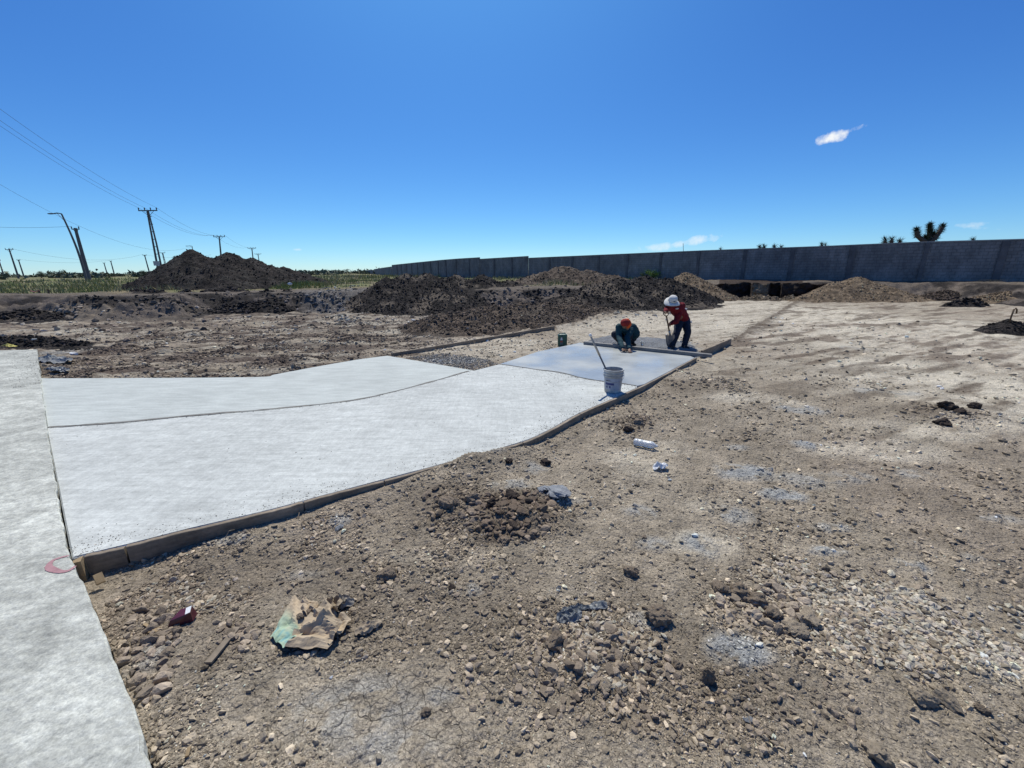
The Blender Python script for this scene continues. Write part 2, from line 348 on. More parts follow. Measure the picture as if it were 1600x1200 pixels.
# ------------------------------------------------------------------ plan of the place (all from ground points)
T = .13   # top of the new slabs
def smooth_line(pts, n=6):
    P = [np.array(p[:2], float) for p in pts]; out = []
    for i in range(len(P)-1):
        p0 = P[max(i-1, 0)]; p1 = P[i]; p2 = P[i+1]; p3 = P[min(i+2, len(P)-1)]
        for k in range(n):
            t = k/n; out.append(.5*((2*p1)+(-p0+p2)*t+(2*p0-5*p1+4*p2-p3)*t*t+(-p0+3*p1-3*p2+p3)*t**3))
    out.append(P[-1]); return [tuple(p) for p in out]
edge_px = [(110, 873), (136, 866.5), (200, 851.5), (290, 828.5), (425, 796.5), (500, 776), (600, 750), (725, 716), (815, 691), (860, 671), (904, 646.5), (958, 623), (1018, 595), (1086, 559)]
EDGE = smooth_line([G(*p, T) for p in edge_px])                    # slab edge against the form boards
joint_px = [(71, 668), (175, 661), (250, 654), (300, 649), (400, 641.5), (500, 632), (560, 624), (620, 611), (690, 592), (735, 579)]
JOINT = smooth_line([G(*p, T) for p in joint_px])
BACK = smooth_line([G(*p, T) for p in [(59, 590), (220, 589.5), (400, 588), (430, 584), (500, 571), (560, 561), (606, 555)]])
MID = smooth_line([G(*p, T) for p in [(780, 569), (840, 577.5), (880, 583), (908, 590), (940, 595.5), (976, 600), (996, 603)]])
FARL = [G(*p, T)[:2] for p in [(740, 579), (780, 569)]]
o1 = np.array(G(58, 546, .16)[:2]); o2 = np.array(G(240, 1200, .16)[:2]); od = nrm(np.append(o2-o1, 0))[:2]
OLD = [tuple(o1), tuple(o2), tuple(o2+od*3.0), tuple(o2+od*3.0+np.array([-8, -7.])), tuple(o1+np.array([-11., -1.2]))]
# the old slab's broken edge
oe = []
_k = [np.array(G(*p, .16)[:2]) for p in [(58, 546), (64, 600), (73, 668), (88, 765), (107, 868), (140, 930), (185, 1045), (240, 1200)]]+[o2+od*3]
OEL = [tuple(p) for p in _k]
_c = np.concatenate([[0], np.cumsum([np.linalg.norm(_k[i+1]-_k[i]) for i in range(len(_k)-1)])]); _c /= _c[-1]
OLD = OEL+[tuple(o2+od*3.0+np.array([-8, -7.])), tuple(o1+np.array([-11., -1.2]))]
for t in np.linspace(0, 1, 260):
    p = np.array([np.interp(t, _c, [q[0] for q in _k]), np.interp(t, _c, [q[1] for q in _k])]); a = np.array([t*260*.9]); j = (fbm(a*.25, a*0, 3, 3)-.5)*.018+(vn(a*1.7, a*0, 8)-.5)*.012
    oe.append(tuple(p+np.array([-od[1], od[0]])*float(j[0])))
OLDP = oe+[tuple(o2+od*3.0+np.array([-8, -7.])), tuple(o1+np.array([-11., -1.2]))]
i0 = max(i for i, p in enumerate(EDGE) if p[1] < MID[-1][1]+.0)
slabA = EDGE[:i0+1]+[MID[-1]]+MID[::-1][1:]+[tuple(FARL[0])]+JOINT[::-1]
slabB = JOINT+[tuple(G(741, 578, T)[:2])]+BACK[::-1]
slabC = MID+EDGE[i0+1:]+[tuple(G(1078, 556, T)[:2]), tuple(G(1000, 544, T)[:2]), tuple(G(906, 535.5, T)[:2]), tuple(G(840, 549.5, T)[:2])]
def shrink(poly, g):
    P = np.array(poly); n = len(P); out = []; area = .5*sum(P[i][0]*P[(i+1) % n][1]-P[(i+1) % n][0]*P[i][1] for i in range(n)); sg = 1 if area > 0 else -1
    for i in range(n):
        d = P[(i+1) % n]-P[i-1]; l = np.linalg.norm(d)+1e-9; nn = np.array([-d[1], d[0]])/l*sg; out.append(tuple(P[i]+nn*g))
    return out

PAD = [G(0, 500)[:2], G(150, 503)[:2], G(300, 500)[:2], G(340, 491)[:2], G(480, 490)[:2], G(570, 487)[:2], G(860, 483)[:2], G(930, 482)[:2], G(1060, 478)[:2], G(1125, 467)[:2],
       G(1240, 466)[:2], G(1340, 466)[:2], G(1450, 468)[:2], G(1540, 474)[:2], G(1600, 480)[:2], (60, 12), (60, -60), (-60, -60), (-60, 20), (-38, 19)]
# blobs: px, py, half width px, half height px -> ground ellipse
def blob(px, py, rx, ry):
    c = G(px, py); k = ppm(c); b = abs(G(px, py-ry)[1]-G(px, py+ry)[1])/2; return (c[0], c[1], rx/k, b)
def bsum(bl, x, y, soft=.55, s=50, jit=.5):
    o = np.zeros(x.shape); j = (fbm(x*1.3, y*1.3, s, 4)-.5)*2*jit
    for b in bl:
        a = b[4] if len(b) > 4 else 1
        d = np.sqrt(((x-b[0])/b[2])**2+((y-b[1])/b[3])**2)+j
        o = np.maximum(o, a*(1-ss(1-soft, 1+soft*.4, d)))
    return o
def BL(l): return [blob(*b[:4])+tuple(b[4:]) for b in l]
Z_PALE = BL([(1420, 520, 260, 42), (1200, 485, 130, 22), (1150, 505, 110, 20), (760, 540, 120, 16, .85), (1500, 600, 170, 50, .8), (1350, 700, 120, 20, .8), (1180, 625, 100, 10, .8),
    (1500, 670, 130, 25, .7), (1000, 505, 120, 14, .7), (620, 500, 110, 9, .7), (690, 520, 60, 9, .7), (230, 521, 26, 3, .9), (110, 520, 50, 7, .7), (560, 500, 90, 8, .6), (1050, 700, 60, 16, .6), (1100, 850, 80, 30, .7), (820, 1130, 140, 50, .35),
    (990, 720, 70, 25, .5), (1130, 790, 90, 18, .5), (700, 1150, 90, 40, .35), (900, 930, 60, 18, .3), (1180, 540, 60, 8, .6), (1570, 1050, 60, 40, .5), (640, 870, 50, 15, .25)])
Z_GREY = BL([(1165, 735, 52, 15), (1265, 745, 60, 14, .7), (1330, 742, 40, 12, .6), (1220, 772, 30, 10), (1090, 850, 36, 24), (1140, 805, 40, 18, .8), (1005, 800, 30, 12, .7), (1020, 850, 30, 14, .7), (1290, 862, 38, 10), (1300, 825, 28, 8, .7),
    (1430, 885, 36, 16), (1440, 940, 18, 8, .9), (1155, 1018, 44, 26), (1260, 693, 28, 8), (1150, 698, 26, 6, .7), (1250, 640, 36, 6, .8), (1340, 545, 30, 4, .5), (1420, 615, 30, 5, .7), (1350, 610, 24, 5, .7), (1430, 740, 30, 8, .6), (800, 762, 40, 10, .7), (830, 735, 35, 10, .7), (770, 720, 26, 8, .7), (870, 785, 40, 12, .6),
    (530, 820, 16, 8, .7), (360, 850, 36, 10, .5), (1560, 810, 40, 10, .6), (1520, 870, 30, 10, .6), (560, 1120, 130, 60, .55), (620, 1170, 100, 40, .6), (250, 1040, 40, 50, .45), (690, 1090, 30, 20, .5), (1000, 970, 22, 14, .5), (725, 925, 26, 10, .5), (680, 568, 70, 9, 1), (1010, 538, 90, 9, 1), (110, 552, 25, 8, .8), (470, 900, 60, 12, .3)])
Z_DARK = BL([(430, 900, 260, 60, .55), (640, 960, 260, 70, .5), (1000, 1060, 260, 90, .45), (300, 1010, 140, 90, .45), (150, 552, 90, 5, .9), (90, 545, 90, 4, .9), (480, 585, 130, 4, .8), (300, 583, 140, 5, .75), (560, 565, 60, 3, .7), (350, 545, 60, 6, .5), (250, 480, 120, 14, .8), (100, 470, 140, 8, .8), (720, 800, 120, 40, .6), (800, 805, 90, 40, 1), (790, 820, 70, 34, 1), (400, 880, 200, 30, .4),
    (1080, 610, 60, 12, .5), (990, 665, 40, 14, .7), (1190, 540, 90, 10, .35), (1480, 650, 60, 14, .6), (1180, 690, 120, 12, .35), (800, 950, 260, 60, .3), (1150, 1100, 260, 70, .35), (1500, 1000, 160, 30, .2), (240, 950, 80, 50, .45), (400, 480, 160, 12, .7), (1230, 575, 60, 8, .35), (170, 1000, 60, 60, .3), (1330, 580, 60, 6, .4), (650, 850, 120, 30, .35)])
Z_ROUGH = BL([(790, 805, 110, 55, 1), (600, 850, 260, 60, .7), (900, 1010, 200, 80, .9), (1200, 960, 160, 50, .9), (1400, 980, 220, 110, 1), (1080, 1100, 240, 80, .8), (250, 1000, 80, 160, .8), (350, 900, 200, 40, .7), (1000, 665, 50, 18, .8), (1100, 600, 70, 16, .7),
    (1200, 690, 140, 16, .6), (1480, 650, 60, 16, .7), (1230, 850, 110, 40, .6), (1350, 600, 80, 12, .5), (250, 540, 300, 40, .5), (500, 540, 200, 40, .4), (1500, 1150, 120, 50, .5)])
Z_SMOOTH = BL([(600, 1110, 190, 75, 1), (700, 1150, 120, 60, .8), (480, 1150, 90, 50, .6), (1000, 800, 60, 40, .7), (1100, 860, 60, 30, .8), (850, 900, 70, 22, .5), (560, 880, 60, 14, .4), (960, 740, 60, 22, .7), (1560, 1080, 90, 40, .9), (930, 1170, 90, 40, .6), (1350, 1150, 80, 30, .5)])
Z_GRAV = BL([(1600, 990, 130, 80, .9), (1400, 960, 200, 90, 1), (1530, 1010, 90, 60, 1), (1250, 900, 90, 40, .7), (930, 1020, 110, 60, .6), (300, 930, 120, 40, .35)])
def bank(x, y):
    d = segdist(PAD, x, y); ins = inside(PAD, x, y); az = np.arctan2(x, y)
    tr = ss(.455, .475, az)*(1-ss(.600, .625, az))
    wdt = 3.0-2.75*tr; d = np.maximum(0, d-1.75*tr); z1 = .95
    h = np.where(ins, 0, ss(0, 1, d/wdt))*z1
    n = (fbm(x*.35, y*.35, 21, 3)-.5)
    return h, h*(1+n*.35), tr, ins
def ground_base(x, y):
    r = np.hypot(x, y); h, hb, tr, ins = bank(x, y)
    z = hb+(fbm(x*.3, y*.3, 1, 3)-.5)*.06*ss(14, 4, r)+(fbm(x*.16, y*.16, 4, 3)-.5)*.12*ss(5, 14, r)*ss(300, 60, r)
    az = np.arctan2(x, y)
    # raised berms of churned soil at the left bank
    rough = ss(.25, 0, np.abs(h-.45))*ss(-.15, -.5, az)
    z = z+rough*(fbm(x*1.1, y*1.1, 31, 4)-.45)*.5
    bkm = ss(0, .12, h)*ss(.95, .75, h)*(1-tr); wb, ib = worley(x*1.9, y*1.9, 32); wc, ic = worley(x*4.6, y*4.6, 33)
    z = z+bkm*((.5-wb)*ib*.34+(.5-wc)*ic*.16+(fbm(x*.8, y*2.6, 34, 4)-.5)*.4)
    # dirt banked against the old slab's edge and over the form boards
    de = segdist(OEL, x, y, False)
    z = z+.085*ss(.9, .05, de)*ss(2.35, 1.75, y)+.05*ss(.7, .1, de)*ss(3.6, 4.4, y)
    eb = segdist(EDGE, x, y, False); z = z+ss(.5, .03, eb)*np.interp(x, [-3, -2.6, -2.2, -1.6, -1.0, -.5, .1, .9, 1.5, 4], [0, .012, .042, .055, .062, .085, .07, .05, .045, .045])
    z = z+.05*ss(.45, .05, segdist(LANE_R, x, y, False))*(fbm(x*1.5, y*1.5, 36, 3)*1.6)+.05*ss(.4, .05, segdist(LANE_L, x, y, False))*(fbm(x*1.5, y*1.5, 37, 3)*1.6)
    for (px, py, rr, hh) in [(727, 726, .17, .07), (700, 750, .45, .05), (790, 712, .3, .05), (560, 800, .3, .03), (1000, 665, .35, .07), (1100, 600, .8, .08), (700, 790, .3, .06), (860, 790, .35, .05), (1480, 645, .6, .08)]:
        c = G(px, py); z = z+hh*np.exp(-((x-c[0])**2+(y-c[1])**2)/(rr*rr))
    c = G(765, 806); z = z-.03*np.exp(-(((x-c[0])/.10)**2+((y-c[1])/.07)**2)); c = G(800, 812); z = z+.10*np.exp(-(((x-c[0])/.26)**2+((y-c[1])/.17)**2))
    return z
LANE_R = [G(1142, 534)[:2], G(1180, 511)[:2], G(1245, 469)[:2]]; LANE_L = [G(868, 512)[:2], G(960, 497)[:2], G(1100, 471)[:2]]
def ground_z(x, y, fine=True):
    x = np.asarray(x, float); y = np.asarray(y, float); z = ground_base(x, y); r = np.hypot(x, y)
    if fine:
        rg = bsum(Z_ROUGH, x, y); near = ss(16, 7, r); k = .35+.65*rg
        z = z+near*k*((fbm(x*5, y*5, 2, 4)-.5)*.045)
        nn = ss(9, 5, r)
        w1, _ = worley(x*9+fbm(x*3, y*3, 7, 2)*1.5, y*9, 11); z = z+nn*k*.022*np.clip(.6-w1, 0, 1)*(fbm(x*2.3, y*2.3, 12, 3) > .44)
        w2, i2 = worley(x*24, y*24, 13); z = z+ss(5.5, 3.5, r)*k*.011*np.clip(.55-w2, 0, 1)*(i2 > .45)
        # grouser and tyre marks pressed in the drier pad on the right
        u = x*.64+y*.77; v = x*.77-y*.64
        z = z+(1-.5*rg)*(fbm(u*2.2, v*9, 14, 4)-.5)*.022*ss(14, 7, r)
        z = z+(1-rg)*(fbm(u*1.2, v*4, 15, 4)-.5)*.03*ss(22, 12, r)
        gy = bsum(Z_GREY, x, y); z = z+gy*.012*ss(12, 6, r)+gy*(fbm(x*14, y*14, 16, 3)-.5)*.03*ss(8, 4, r)
        z = z+ss(8, 15, r)*ss(70, 30, r)*(fbm(x*2, y*2, 17, 3)-.5)*.11+ss(-.15, -.4, np.arctan2(x, y))*ss(7, 10, r)*ss(30, 22, r)*((fbm(x*1.2, y*1.8, 18, 4)-.5)*.22+.05*(fbm(x*6, y*6, 19, 3)-.5))
    for poly in (slabA, slabB, slabC, OLD):
        m = inside(poly, x, y); z = np.where(m, np.minimum(z, .02), z)
    return z
def gz(p): return float(ground_z(np.array([p[0]]), np.array([p[1]]))[0])
def ground_col(x, y, slope=None):
    r = np.hypot(x, y); az = np.arctan2(x, y)
    mid = np.array([.295, .247, .185]); pale = np.array([.575, .51, .40]); dark = np.array([.098, .073, .052]); grey = np.array([.31, .315, .305]); black = np.array([.028, .024, .022]); grass = np.array([.15, .16, .065]); far = np.array([.15, .125, .10])
    def mixc(c, d, m): return c*(1-m[..., None])+d*m[..., None]
    c = np.broadcast_to(mid, x.shape+(3,)).copy()
    n1 = fbm(x*.9, y*.9, 41, 5); n2 = fbm(x*4, y*4, 42, 5)
    u = x*.9+y*.43; v = x*.43-y*.9; st = fbm(u*1.0, v*6, 43, 5, .6)
    c = c*(.68+.64*n2)[..., None]
    right = ss(.12, .45, az)*ss(5, 11, r)
    pm = np.clip(bsum(Z_PALE, x, y)*.85+right*.35+(n1-.5)*.9, 0, 1)*ss(.30, .62, st*.7+n2*.3+.06)
    c = mixc(c, pale, np.clip(pm, 0, 1))
    c = mixc(c, dark, np.clip(bsum(Z_DARK, x, y)*(.35+.9*n2)+ss(.60, .75, n1)*.35, 0, 1)*.8)
    c = mixc(c, dark*1.2, right*ss(.52, .70, fbm(u*.7, v*3.5, 44, 5))*.75)
    red = np.array([.235, .168, .13]); c = mixc(c, red, ss(.52, .7, fbm(x*.5, y*.5, 46, 4))*.15)
    for ln in (LANE_R, LANE_L): c = mixc(c, dark*1.1, ss(.38, .10, segdist(ln, x, y, False)+(n2-.5)*.4)*.75)
    lane = inside([LANE_R[0], LANE_R[-1], LANE_L[-1], LANE_L[0], G(905, 536)[:2]], x, y)*ss(.25, .45, n2); c = mixc(c, pale*.88, lane*.6)
    lf = ss(-.05, -.3, az)*ss(6.5, 8.5, r); stl = fbm((x+y*.3)*.8, (y-x*.3)*3.2, 47, 5, .6)
    c = mixc(c, np.array([.105, .080, .064]), lf*ss(.36, .54, stl)*.9); c = mixc(c, pale*.72, lf*ss(.56, .70, fbm((x+y*.3)*.6, (y-x*.3)*2.4, 48, 5, .6))*.8)
    gy = bsum(Z_GREY, x, y, jit=.75); c = mixc(c, grey*1.0, gy*.85*ss(.32, .5, fbm(x*9, y*9, 45, 4)))
    ring = np.clip(gy*(1-gy)*4, 0, 1); c = mixc(c, pale*.8, ring*.15)
    # natural ground: bank faces black soil, top grey-tan trampled strip, then grass field
    h, hb, tr, ins = bank(x, y); dP = segdist(PAD, x, y); out = ~ins
    left = ss(.05, -.1, az)
    bk = np.where(out, 1, 0)*(h < .93)*1.0
    bandc = black*(.7+1.2*n2)[..., None]; bandc = mixc(bandc, np.array([.17, .14, .11])*(.6+.8*n2)[..., None], ss(.62, .35, h+(n1-.5)*.6)*ss(-.60, -.80, az))
    c = np.where(out[..., None], mixc(bandc, np.broadcast_to(np.array([.14, .115, .095]), x.shape+(3,)), ss(.48, .62, n1)*(h > .05)), c)
    topm = np.where(out, ss(.88, .95, h), 0.); topc = mixc(np.broadcast_to(far, x.shape+(3,)), dark, ss(.4, .7, n2)*.5)
    c = mixc(c, topc, topm)
    gm = np.where(out, ss(4.5, 7.5, dP+(n1-.5)*5), 0.)*np.where(az < .40, 1, .25)
    gc = mixc(np.broadcast_to(grass, x.shape+(3,)), np.array([.20, .165, .10]), ss(.35, .65, n1)); c = mixc(c, gc, gm)
    c = np.where((out & (tr > .5))[..., None], np.array([.05, .036, .028])*(.5+n2[..., None]), c)
    # ramp of lighter fill between the two black heaps
    a0 = math.atan2(*G(475, 487)[:2]); a1 = math.atan2(*G(585, 487)[:2]); m = ss(a0-.02, a0+.02, az)*(1-ss(a1-.02, a1+.03, az))*np.where(out & (dP < 5), 1., 0)
    c = mixc(c, np.array([.15, .135, .12])*(.6+.8*n2)[..., None], m*.9)
    return np.clip(c, .01, .8)

# ------------------------------------------------------------------ ground sheet (one disc to the horizon, finer near the middle)
def make_ground():
    rr = [.05, .3, .6, .8]
    r = .95
    while r < 70: rr.append(r); r *= 1.0048 if r < 16 else (1.006 if r < 40 else 1.02)
    while r < 5200: rr.append(r); r *= 1.12
    rr = np.array(rr)
    th = np.concatenate([np.linspace(-math.pi, -1.05, 60, endpoint=False), np.linspace(-1.05, 1.05, 1050, endpoint=False), np.linspace(1.05, math.pi, 60, endpoint=False)])
    Rg, Th = np.meshgrid(rr, th, indexing='ij'); x = (Rg*np.sin(Th)).ravel(); y = (Rg*np.cos(Th)).ravel()
    z = ground_z(x, y); c = ground_col(x, y)
    n, m = len(rr), len(th); i = np.arange(n-1)[:, None]*m; j = np.arange(m)[None, :]; j2 = (j+1) % m
    Fq = np.stack([i+j, i+m+j, i+m+j2, i+j2], -1).reshape(-1, 4)[:, ::-1]
    o = npmesh('ground', np.stack([x, y, z], -1), Fq, MT['ground'], col=c); at_ = o.data.attributes.new('Crack', 'FLOAT', 'POINT'); at_.data.foreach_set('value', np.clip(bsum(Z_SMOOTH, x, y)*1.2*ss(.42, .6, fbm(x*2.5, y*2.5, 63, 3)), 0, 1).astype(np.float32)); tag(o, kind='structure')
make_ground()

# ------------------------------------------------------------------ slabs
def slab(name, poly, top, bot, m, gap, kind='structure', amp=.0015):
    """outline filled with small triangles so the trowelled surface can wave a little"""
    from mathutils.geometry import delaunay_2d_cdt
    P = shrink(poly, gap); P = [p for k, p in enumerate(P) if np.hypot(p[0]-P[k-1][0], p[1]-P[k-1][1]) > 1e-4]; n = len(P)
    In = shrink(P, .01); a = np.array(In); g = .16; X, Y = np.meshgrid(np.arange(a[:, 0].min(), a[:, 0].max(), g), np.arange(a[:, 1].min(), a[:, 1].max(), g)); x, y = X.ravel()+RNG.uniform(-.03, .03, X.size), Y.ravel()+RNG.uniform(-.03, .03, X.size)
    k = inside(In, x, y) & (segdist(In, x, y) > .08); pts = [Vector(p) for p in In]+[Vector(p) for p in zip(x[k], y[k])]
    r_ = delaunay_2d_cdt(pts, [], [list(range(n))], 1, 1e-5); vo = np.array([v[:] for v in r_[0]]); z = top+(fbm(vo[:, 0]*.9, vo[:, 1]*.9, 90, 4)-.5)*amp*6+(vn(vo[:, 0]*5, vo[:, 1]*5, 91)-.5)*amp
    V = [(q[0], q[1], zz) for q, zz in zip(vo, z)]; Fs = [tuple(f) for f in r_[2]]
    Fs = [f if (vo[f[1]][0]-vo[f[0]][0])*(vo[f[2]][1]-vo[f[0]][1])-(vo[f[1]][1]-vo[f[0]][1])*(vo[f[2]][0]-vo[f[0]][0]) > 0 else f[::-1] for f in Fs]
    b = len(V); V += [(p[0], p[1], top-.012) for p in P]+[(p[0], p[1], bot) for p in P]; V += [(p[0], p[1], top-.0005) for p in In]
    for q in range(n):
        w_ = (q+1) % n; Fs.append((b+q, b+n+q, b+n+w_, b+w_)); Fs.append((b+2*n+q, b+q, b+w_, b+2*n+w_))
    o = npmesh(name, V, Fs, m, smooth=False); o.data.polygons.foreach_set('use_smooth', np.array([k < len(Fs)-2*n for k in range(len(Fs))])); return tag(o, kind=kind)
slab('road_slab', slabA, T, -.06, MT['conc'], .006)
slab('road_slab', slabB, T-.007, -.06, MT['conc2'], .013)
slab('road_slab', slabC, T+.002, -.06, MT['wet'], .0)
slab('old_road_slab', OLDP, .16, -.08, MT['old_conc'], 0)
def seam(name, line, w0, w1, z, colr, seed):
    """dirt and slurry pressed into the joint between two pours"""
    P = []
    for a_, b_ in zip(line[:-1], line[1:]):
        a_, b_ = np.array(a_), np.array(b_); n = max(1, int(np.linalg.norm(b_-a_)/.03)); P += [a_+(b_-a_)*t/n for t in range(n)]
    P = np.array(P); n = len(P); d = np.gradient(P, axis=0); d /= np.linalg.norm(d, axis=1)[:, None]; nn = np.stack([-d[:, 1], d[:, 0]], -1); u = np.arange(n)*.03
    wa = w0+w1*np.clip(fbm(u*2.2, u*0, seed, 5, .7)-.35, 0, 1)*2; wb = w0+w1*np.clip(fbm(u*2.6, u*0, seed+5, 5, .7)-.35, 0, 1)*2; wa[0] = wb[0] = wa[-1] = wb[-1] = .001
    V = np.stack([np.column_stack([P-nn*wa[:, None], np.full(n, z)]), np.column_stack([P, np.full(n, z-.004)]), np.column_stack([P+nn*wb[:, None], np.full(n, z)])], 1).reshape(-1, 3)
    i = np.arange(n-1)*3; Fq = np.concatenate([np.stack([i, i+3, i+4, i+1], -1), np.stack([i+1, i+4, i+5, i+2], -1)])[:, ::-1]; c = np.array(colr)[None]*(.7+.6*fbm(V[:, 0]*9, V[:, 1]*9, seed, 3))[:, None]
    tag(npmesh(name, V, Fq, MT['stone'], smooth=False, col=c), kind='structure')
seam('road_joint', JOINT, .008, .035, T+.006, (.21, .20, .18), 401)
seam('road_joint', MID, .004, .05, T+.007, (.21, .205, .19), 411)
# pits and grit on the slabs (worn holes and crumbs of mortar)
# ------------------------------------------------------------------ stones
def ico(sub):
    import bmesh
    bm = bmesh.new(); bmesh.ops.create_icosphere(bm, subdivisions=sub, radius=1); V = np.array([v.co[:] for v in bm.verts]); Fq = np.array([[v.index for v in f.verts] for f in bm.faces]); bm.free(); return V, Fq
ICO = {1: ico(1), 2: ico(2), 3: ico(3), 4: ico(4)}
def stones(P, S, C, sub=1, flat=.75, emb=.35, jag=.28, variants=40):
    """merged mesh arrays of many irregular stones"""
    V0, F0 = ICO[sub]; nv = len(V0); n = len(P); va = []
    for k in range(variants):
        j = 1+RNG.uniform(-jag, jag, nv)
        d = RNG.normal(size=(8, 3)); d /= np.linalg.norm(d, axis=1)[:, None]
        V = V0*j[:, None]
        for q in d:
            t = V@q; cut = RNG.uniform(.38, .8); V = V-np.clip(t-cut, 0, None)[:, None]*q
        va.append(V*np.array([1, RNG.uniform(.5, .95), RNG.uniform(.4, .85)*flat/.75]))
    va = np.array(va); vi = RNG.integers(0, variants, n); W = va[vi]
    a = RNG.uniform(0, 2*math.pi, n); tl = RNG.normal(0, .35, n)
    ca, sa, ct, st = np.cos(a), np.sin(a), np.cos(tl), np.sin(tl)
    x, y, z = W[..., 0], W[..., 1], W[..., 2]; y, z = y*ct[:, None]-z*st[:, None], y*st[:, None]+z*ct[:, None]
    x, y = x*ca[:, None]-y*sa[:, None], x*sa[:, None]+y*ca[:, None]
    V = np.stack([x, y, z], -1)*S[:, None, None]; V += P[:, None, :]; V[..., 2] += (S*(1-2*emb)*.5)[:, None]
    Fq = F0[None]+(np.arange(n)*nv)[:, None, None]
    return V.reshape(-1, 3), Fq.reshape(-1, 3), np.repeat(C, nv, axis=0)
SL = [slabA, slabB, slabC, OLD]
def off_slab(x, y, pad=.0):
    m = np.zeros(x.shape, bool)
    for p in SL: m |= inside(p, x, y)
    if pad: m |= segdist(EDGE, x, y, False) < pad
    return ~m
def soil_tint(n, base, var=.25):
    k = np.exp(RNG.normal(0, var, n)); return np.clip(np.array(base)[None]*k[:, None]*(1+RNG.normal(0, .018, (n, 3))), .01, .75)
def gravel():
    n = 490000; r = 1.0*np.exp(RNG.uniform(0, math.log(24), n)); th = RNG.uniform(-1.05, 1.3, n); x = r*np.sin(th); y = r*np.cos(th)
    rg = bsum(Z_ROUGH, x, y); gv = bsum(Z_GRAV, x, y); nn = fbm(x*2.2, y*2.2, 61, 4)
    p = np.clip((.09+.50*rg+.8*gv+.22*ss(-.05, -.3, th))*ss(.40, .62, nn+.2*gv)*1.7+.05+.12*rg, 0, 1)*(1-.88*bsum(Z_SMOOTH, x, y))*(1-.65*ss(.2, .5, th)*ss(5, 9, r)*(1-rg))*(1-.6*inside([LANE_R[0], LANE_R[-1], LANE_L[-1], LANE_L[0], G(905, 536)[:2]], x, y))*ss(26, 8, r)
    k = (RNG.uniform(0, 1, n) < p) & off_slab(x, y, .05); x, y, r, gv = x[k], y[k], r[k], gv[k]; n = len(x)
    s = .0030*r**.85*np.exp(RNG.exponential(.42, n))*(.85+.95*gv); s = np.minimum(s, .020+.004*r)
    c = ground_col(x, y)*1.12; c = c*np.exp(RNG.normal(-.05, .38, n))[:, None]*np.array([1.03, 1, .95])
    pm = (RNG.uniform(0, 1, n) < gv*.65); c[pm] = soil_tint(pm.sum(), (.42, .37, .29), .18)
    q = (RNG.uniform(0, 1, n) < .02) & (s < .012); c[q] = soil_tint(q.sum(), (.46, .43, .38), .15)
    P = np.stack([x, y, ground_z(x, y)], -1)
    V, Fq, C = stones(P, s, c, 1)
    o = npmesh('gravel', V, Fq, MT['stone'], smooth=False, col=np.clip(C, .01, .7)); tag(o, kind='stuff')
    print("gravel", n)
gravel()
def bank_rubble():
    rs = np.random.default_rng(77); n = 60000; th = rs.uniform(-1.0, .42, n); r = rs.uniform(16, 30, n); x = r*np.sin(th); y = r*np.cos(th)
    h, hb, tr, ins_ = bank(x, y); nn = fbm(x*.7, y*.7, 62, 3); p = ss(-.02, .1, h)*ss(.97, .8, h)*(tr < .1)*ss(.3, .6, nn)*.55+(h <= .02)*.02
    k = rs.uniform(0, 1, n) < p; x, y = x[k], y[k]; n = len(x); s = .03+.14*rs.uniform(0, 1, n)**3.5
    c = ground_col(x, y)*1.2*np.exp(rs.normal(0, .45, n))[:, None]; V, Fq, C = stones(np.stack([x, y, ground_z(x, y)], -1), s, c, 1); o = npmesh('bank_rubble', V, Fq, MT['stone'], smooth=False, col=np.clip(C, .01, .6)); tag(o, kind='stuff'); print('bank rubble', n)
bank_rubble()
def crumbs():
    """grit on the old slab and crumbs along the joints"""
    P = []; 
    n = 500; t = RNG.uniform(0, 1, n); e = np.array(OLD[0])[None]+(np.array(OLD[1])-np.array(OLD[0]))[None]*t[:, None]
    off = RNG.exponential(.28, n)+.01; nrm_ = np.array([od[1], -od[0]]); q = e+nrm_[None]*off[:, None]*(-1)
    if not inside(OLD, q[:1, 0], q[:1, 1])[0]: q = e+nrm_[None]*off[:, None]
    P.append(np.column_stack([q, np.full(n, .16)]))
    q = np.array(JOINT)[RNG.integers(0, len(JOINT), 900)]+RNG.normal(0, .03, (900, 2)); P.append(np.column_stack([q, np.full(900, T)])); q = np.array(MID)[RNG.integers(0, len(MID), 500)]+RNG.normal(0, .06, (500, 2)); P.append(np.column_stack([q, np.full(500, T)]))
    q = np.array(EDGE[:-6])[RNG.integers(0, len(EDGE)-6, 1400)]+np.abs(RNG.normal(0, .13, (1400, 1)))*np.array([[-.5, .85]])+RNG.normal(0, .05, (1400, 2)); P.append(np.column_stack([q, np.full(1400, T)]))
    c1 = np.array(G(870, 590, T)[:2]); q = c1+RNG.normal(0, 1, (300, 2))*np.array([.7, .35]); P.append(np.column_stack([q, np.full(300, T)]))
    c0 = np.array(G(390, 720, T)[:2]); q = c0+RNG.normal(0, 1, (160, 2))*np.array([2.2, .8]); P.append(np.column_stack([q, np.full(160, T)]))
    P = np.vstack(P); ok = inside(slabA, P[:, 0], P[:, 1]) | inside(OLD, P[:, 0], P[:, 1]); P = P[ok]; n = len(P)
    S = RNG.uniform(.002, .010, n)*(1+P[:, 1]*.10)*.6; C = soil_tint(n, (.22, .20, .17), .4)
    V, Fq, Cc = stones(P, S, C, 1); o = npmesh('grit', V, Fq, MT['stone'], smooth=False, col=Cc); tag(o, kind='stuff')
crumbs()

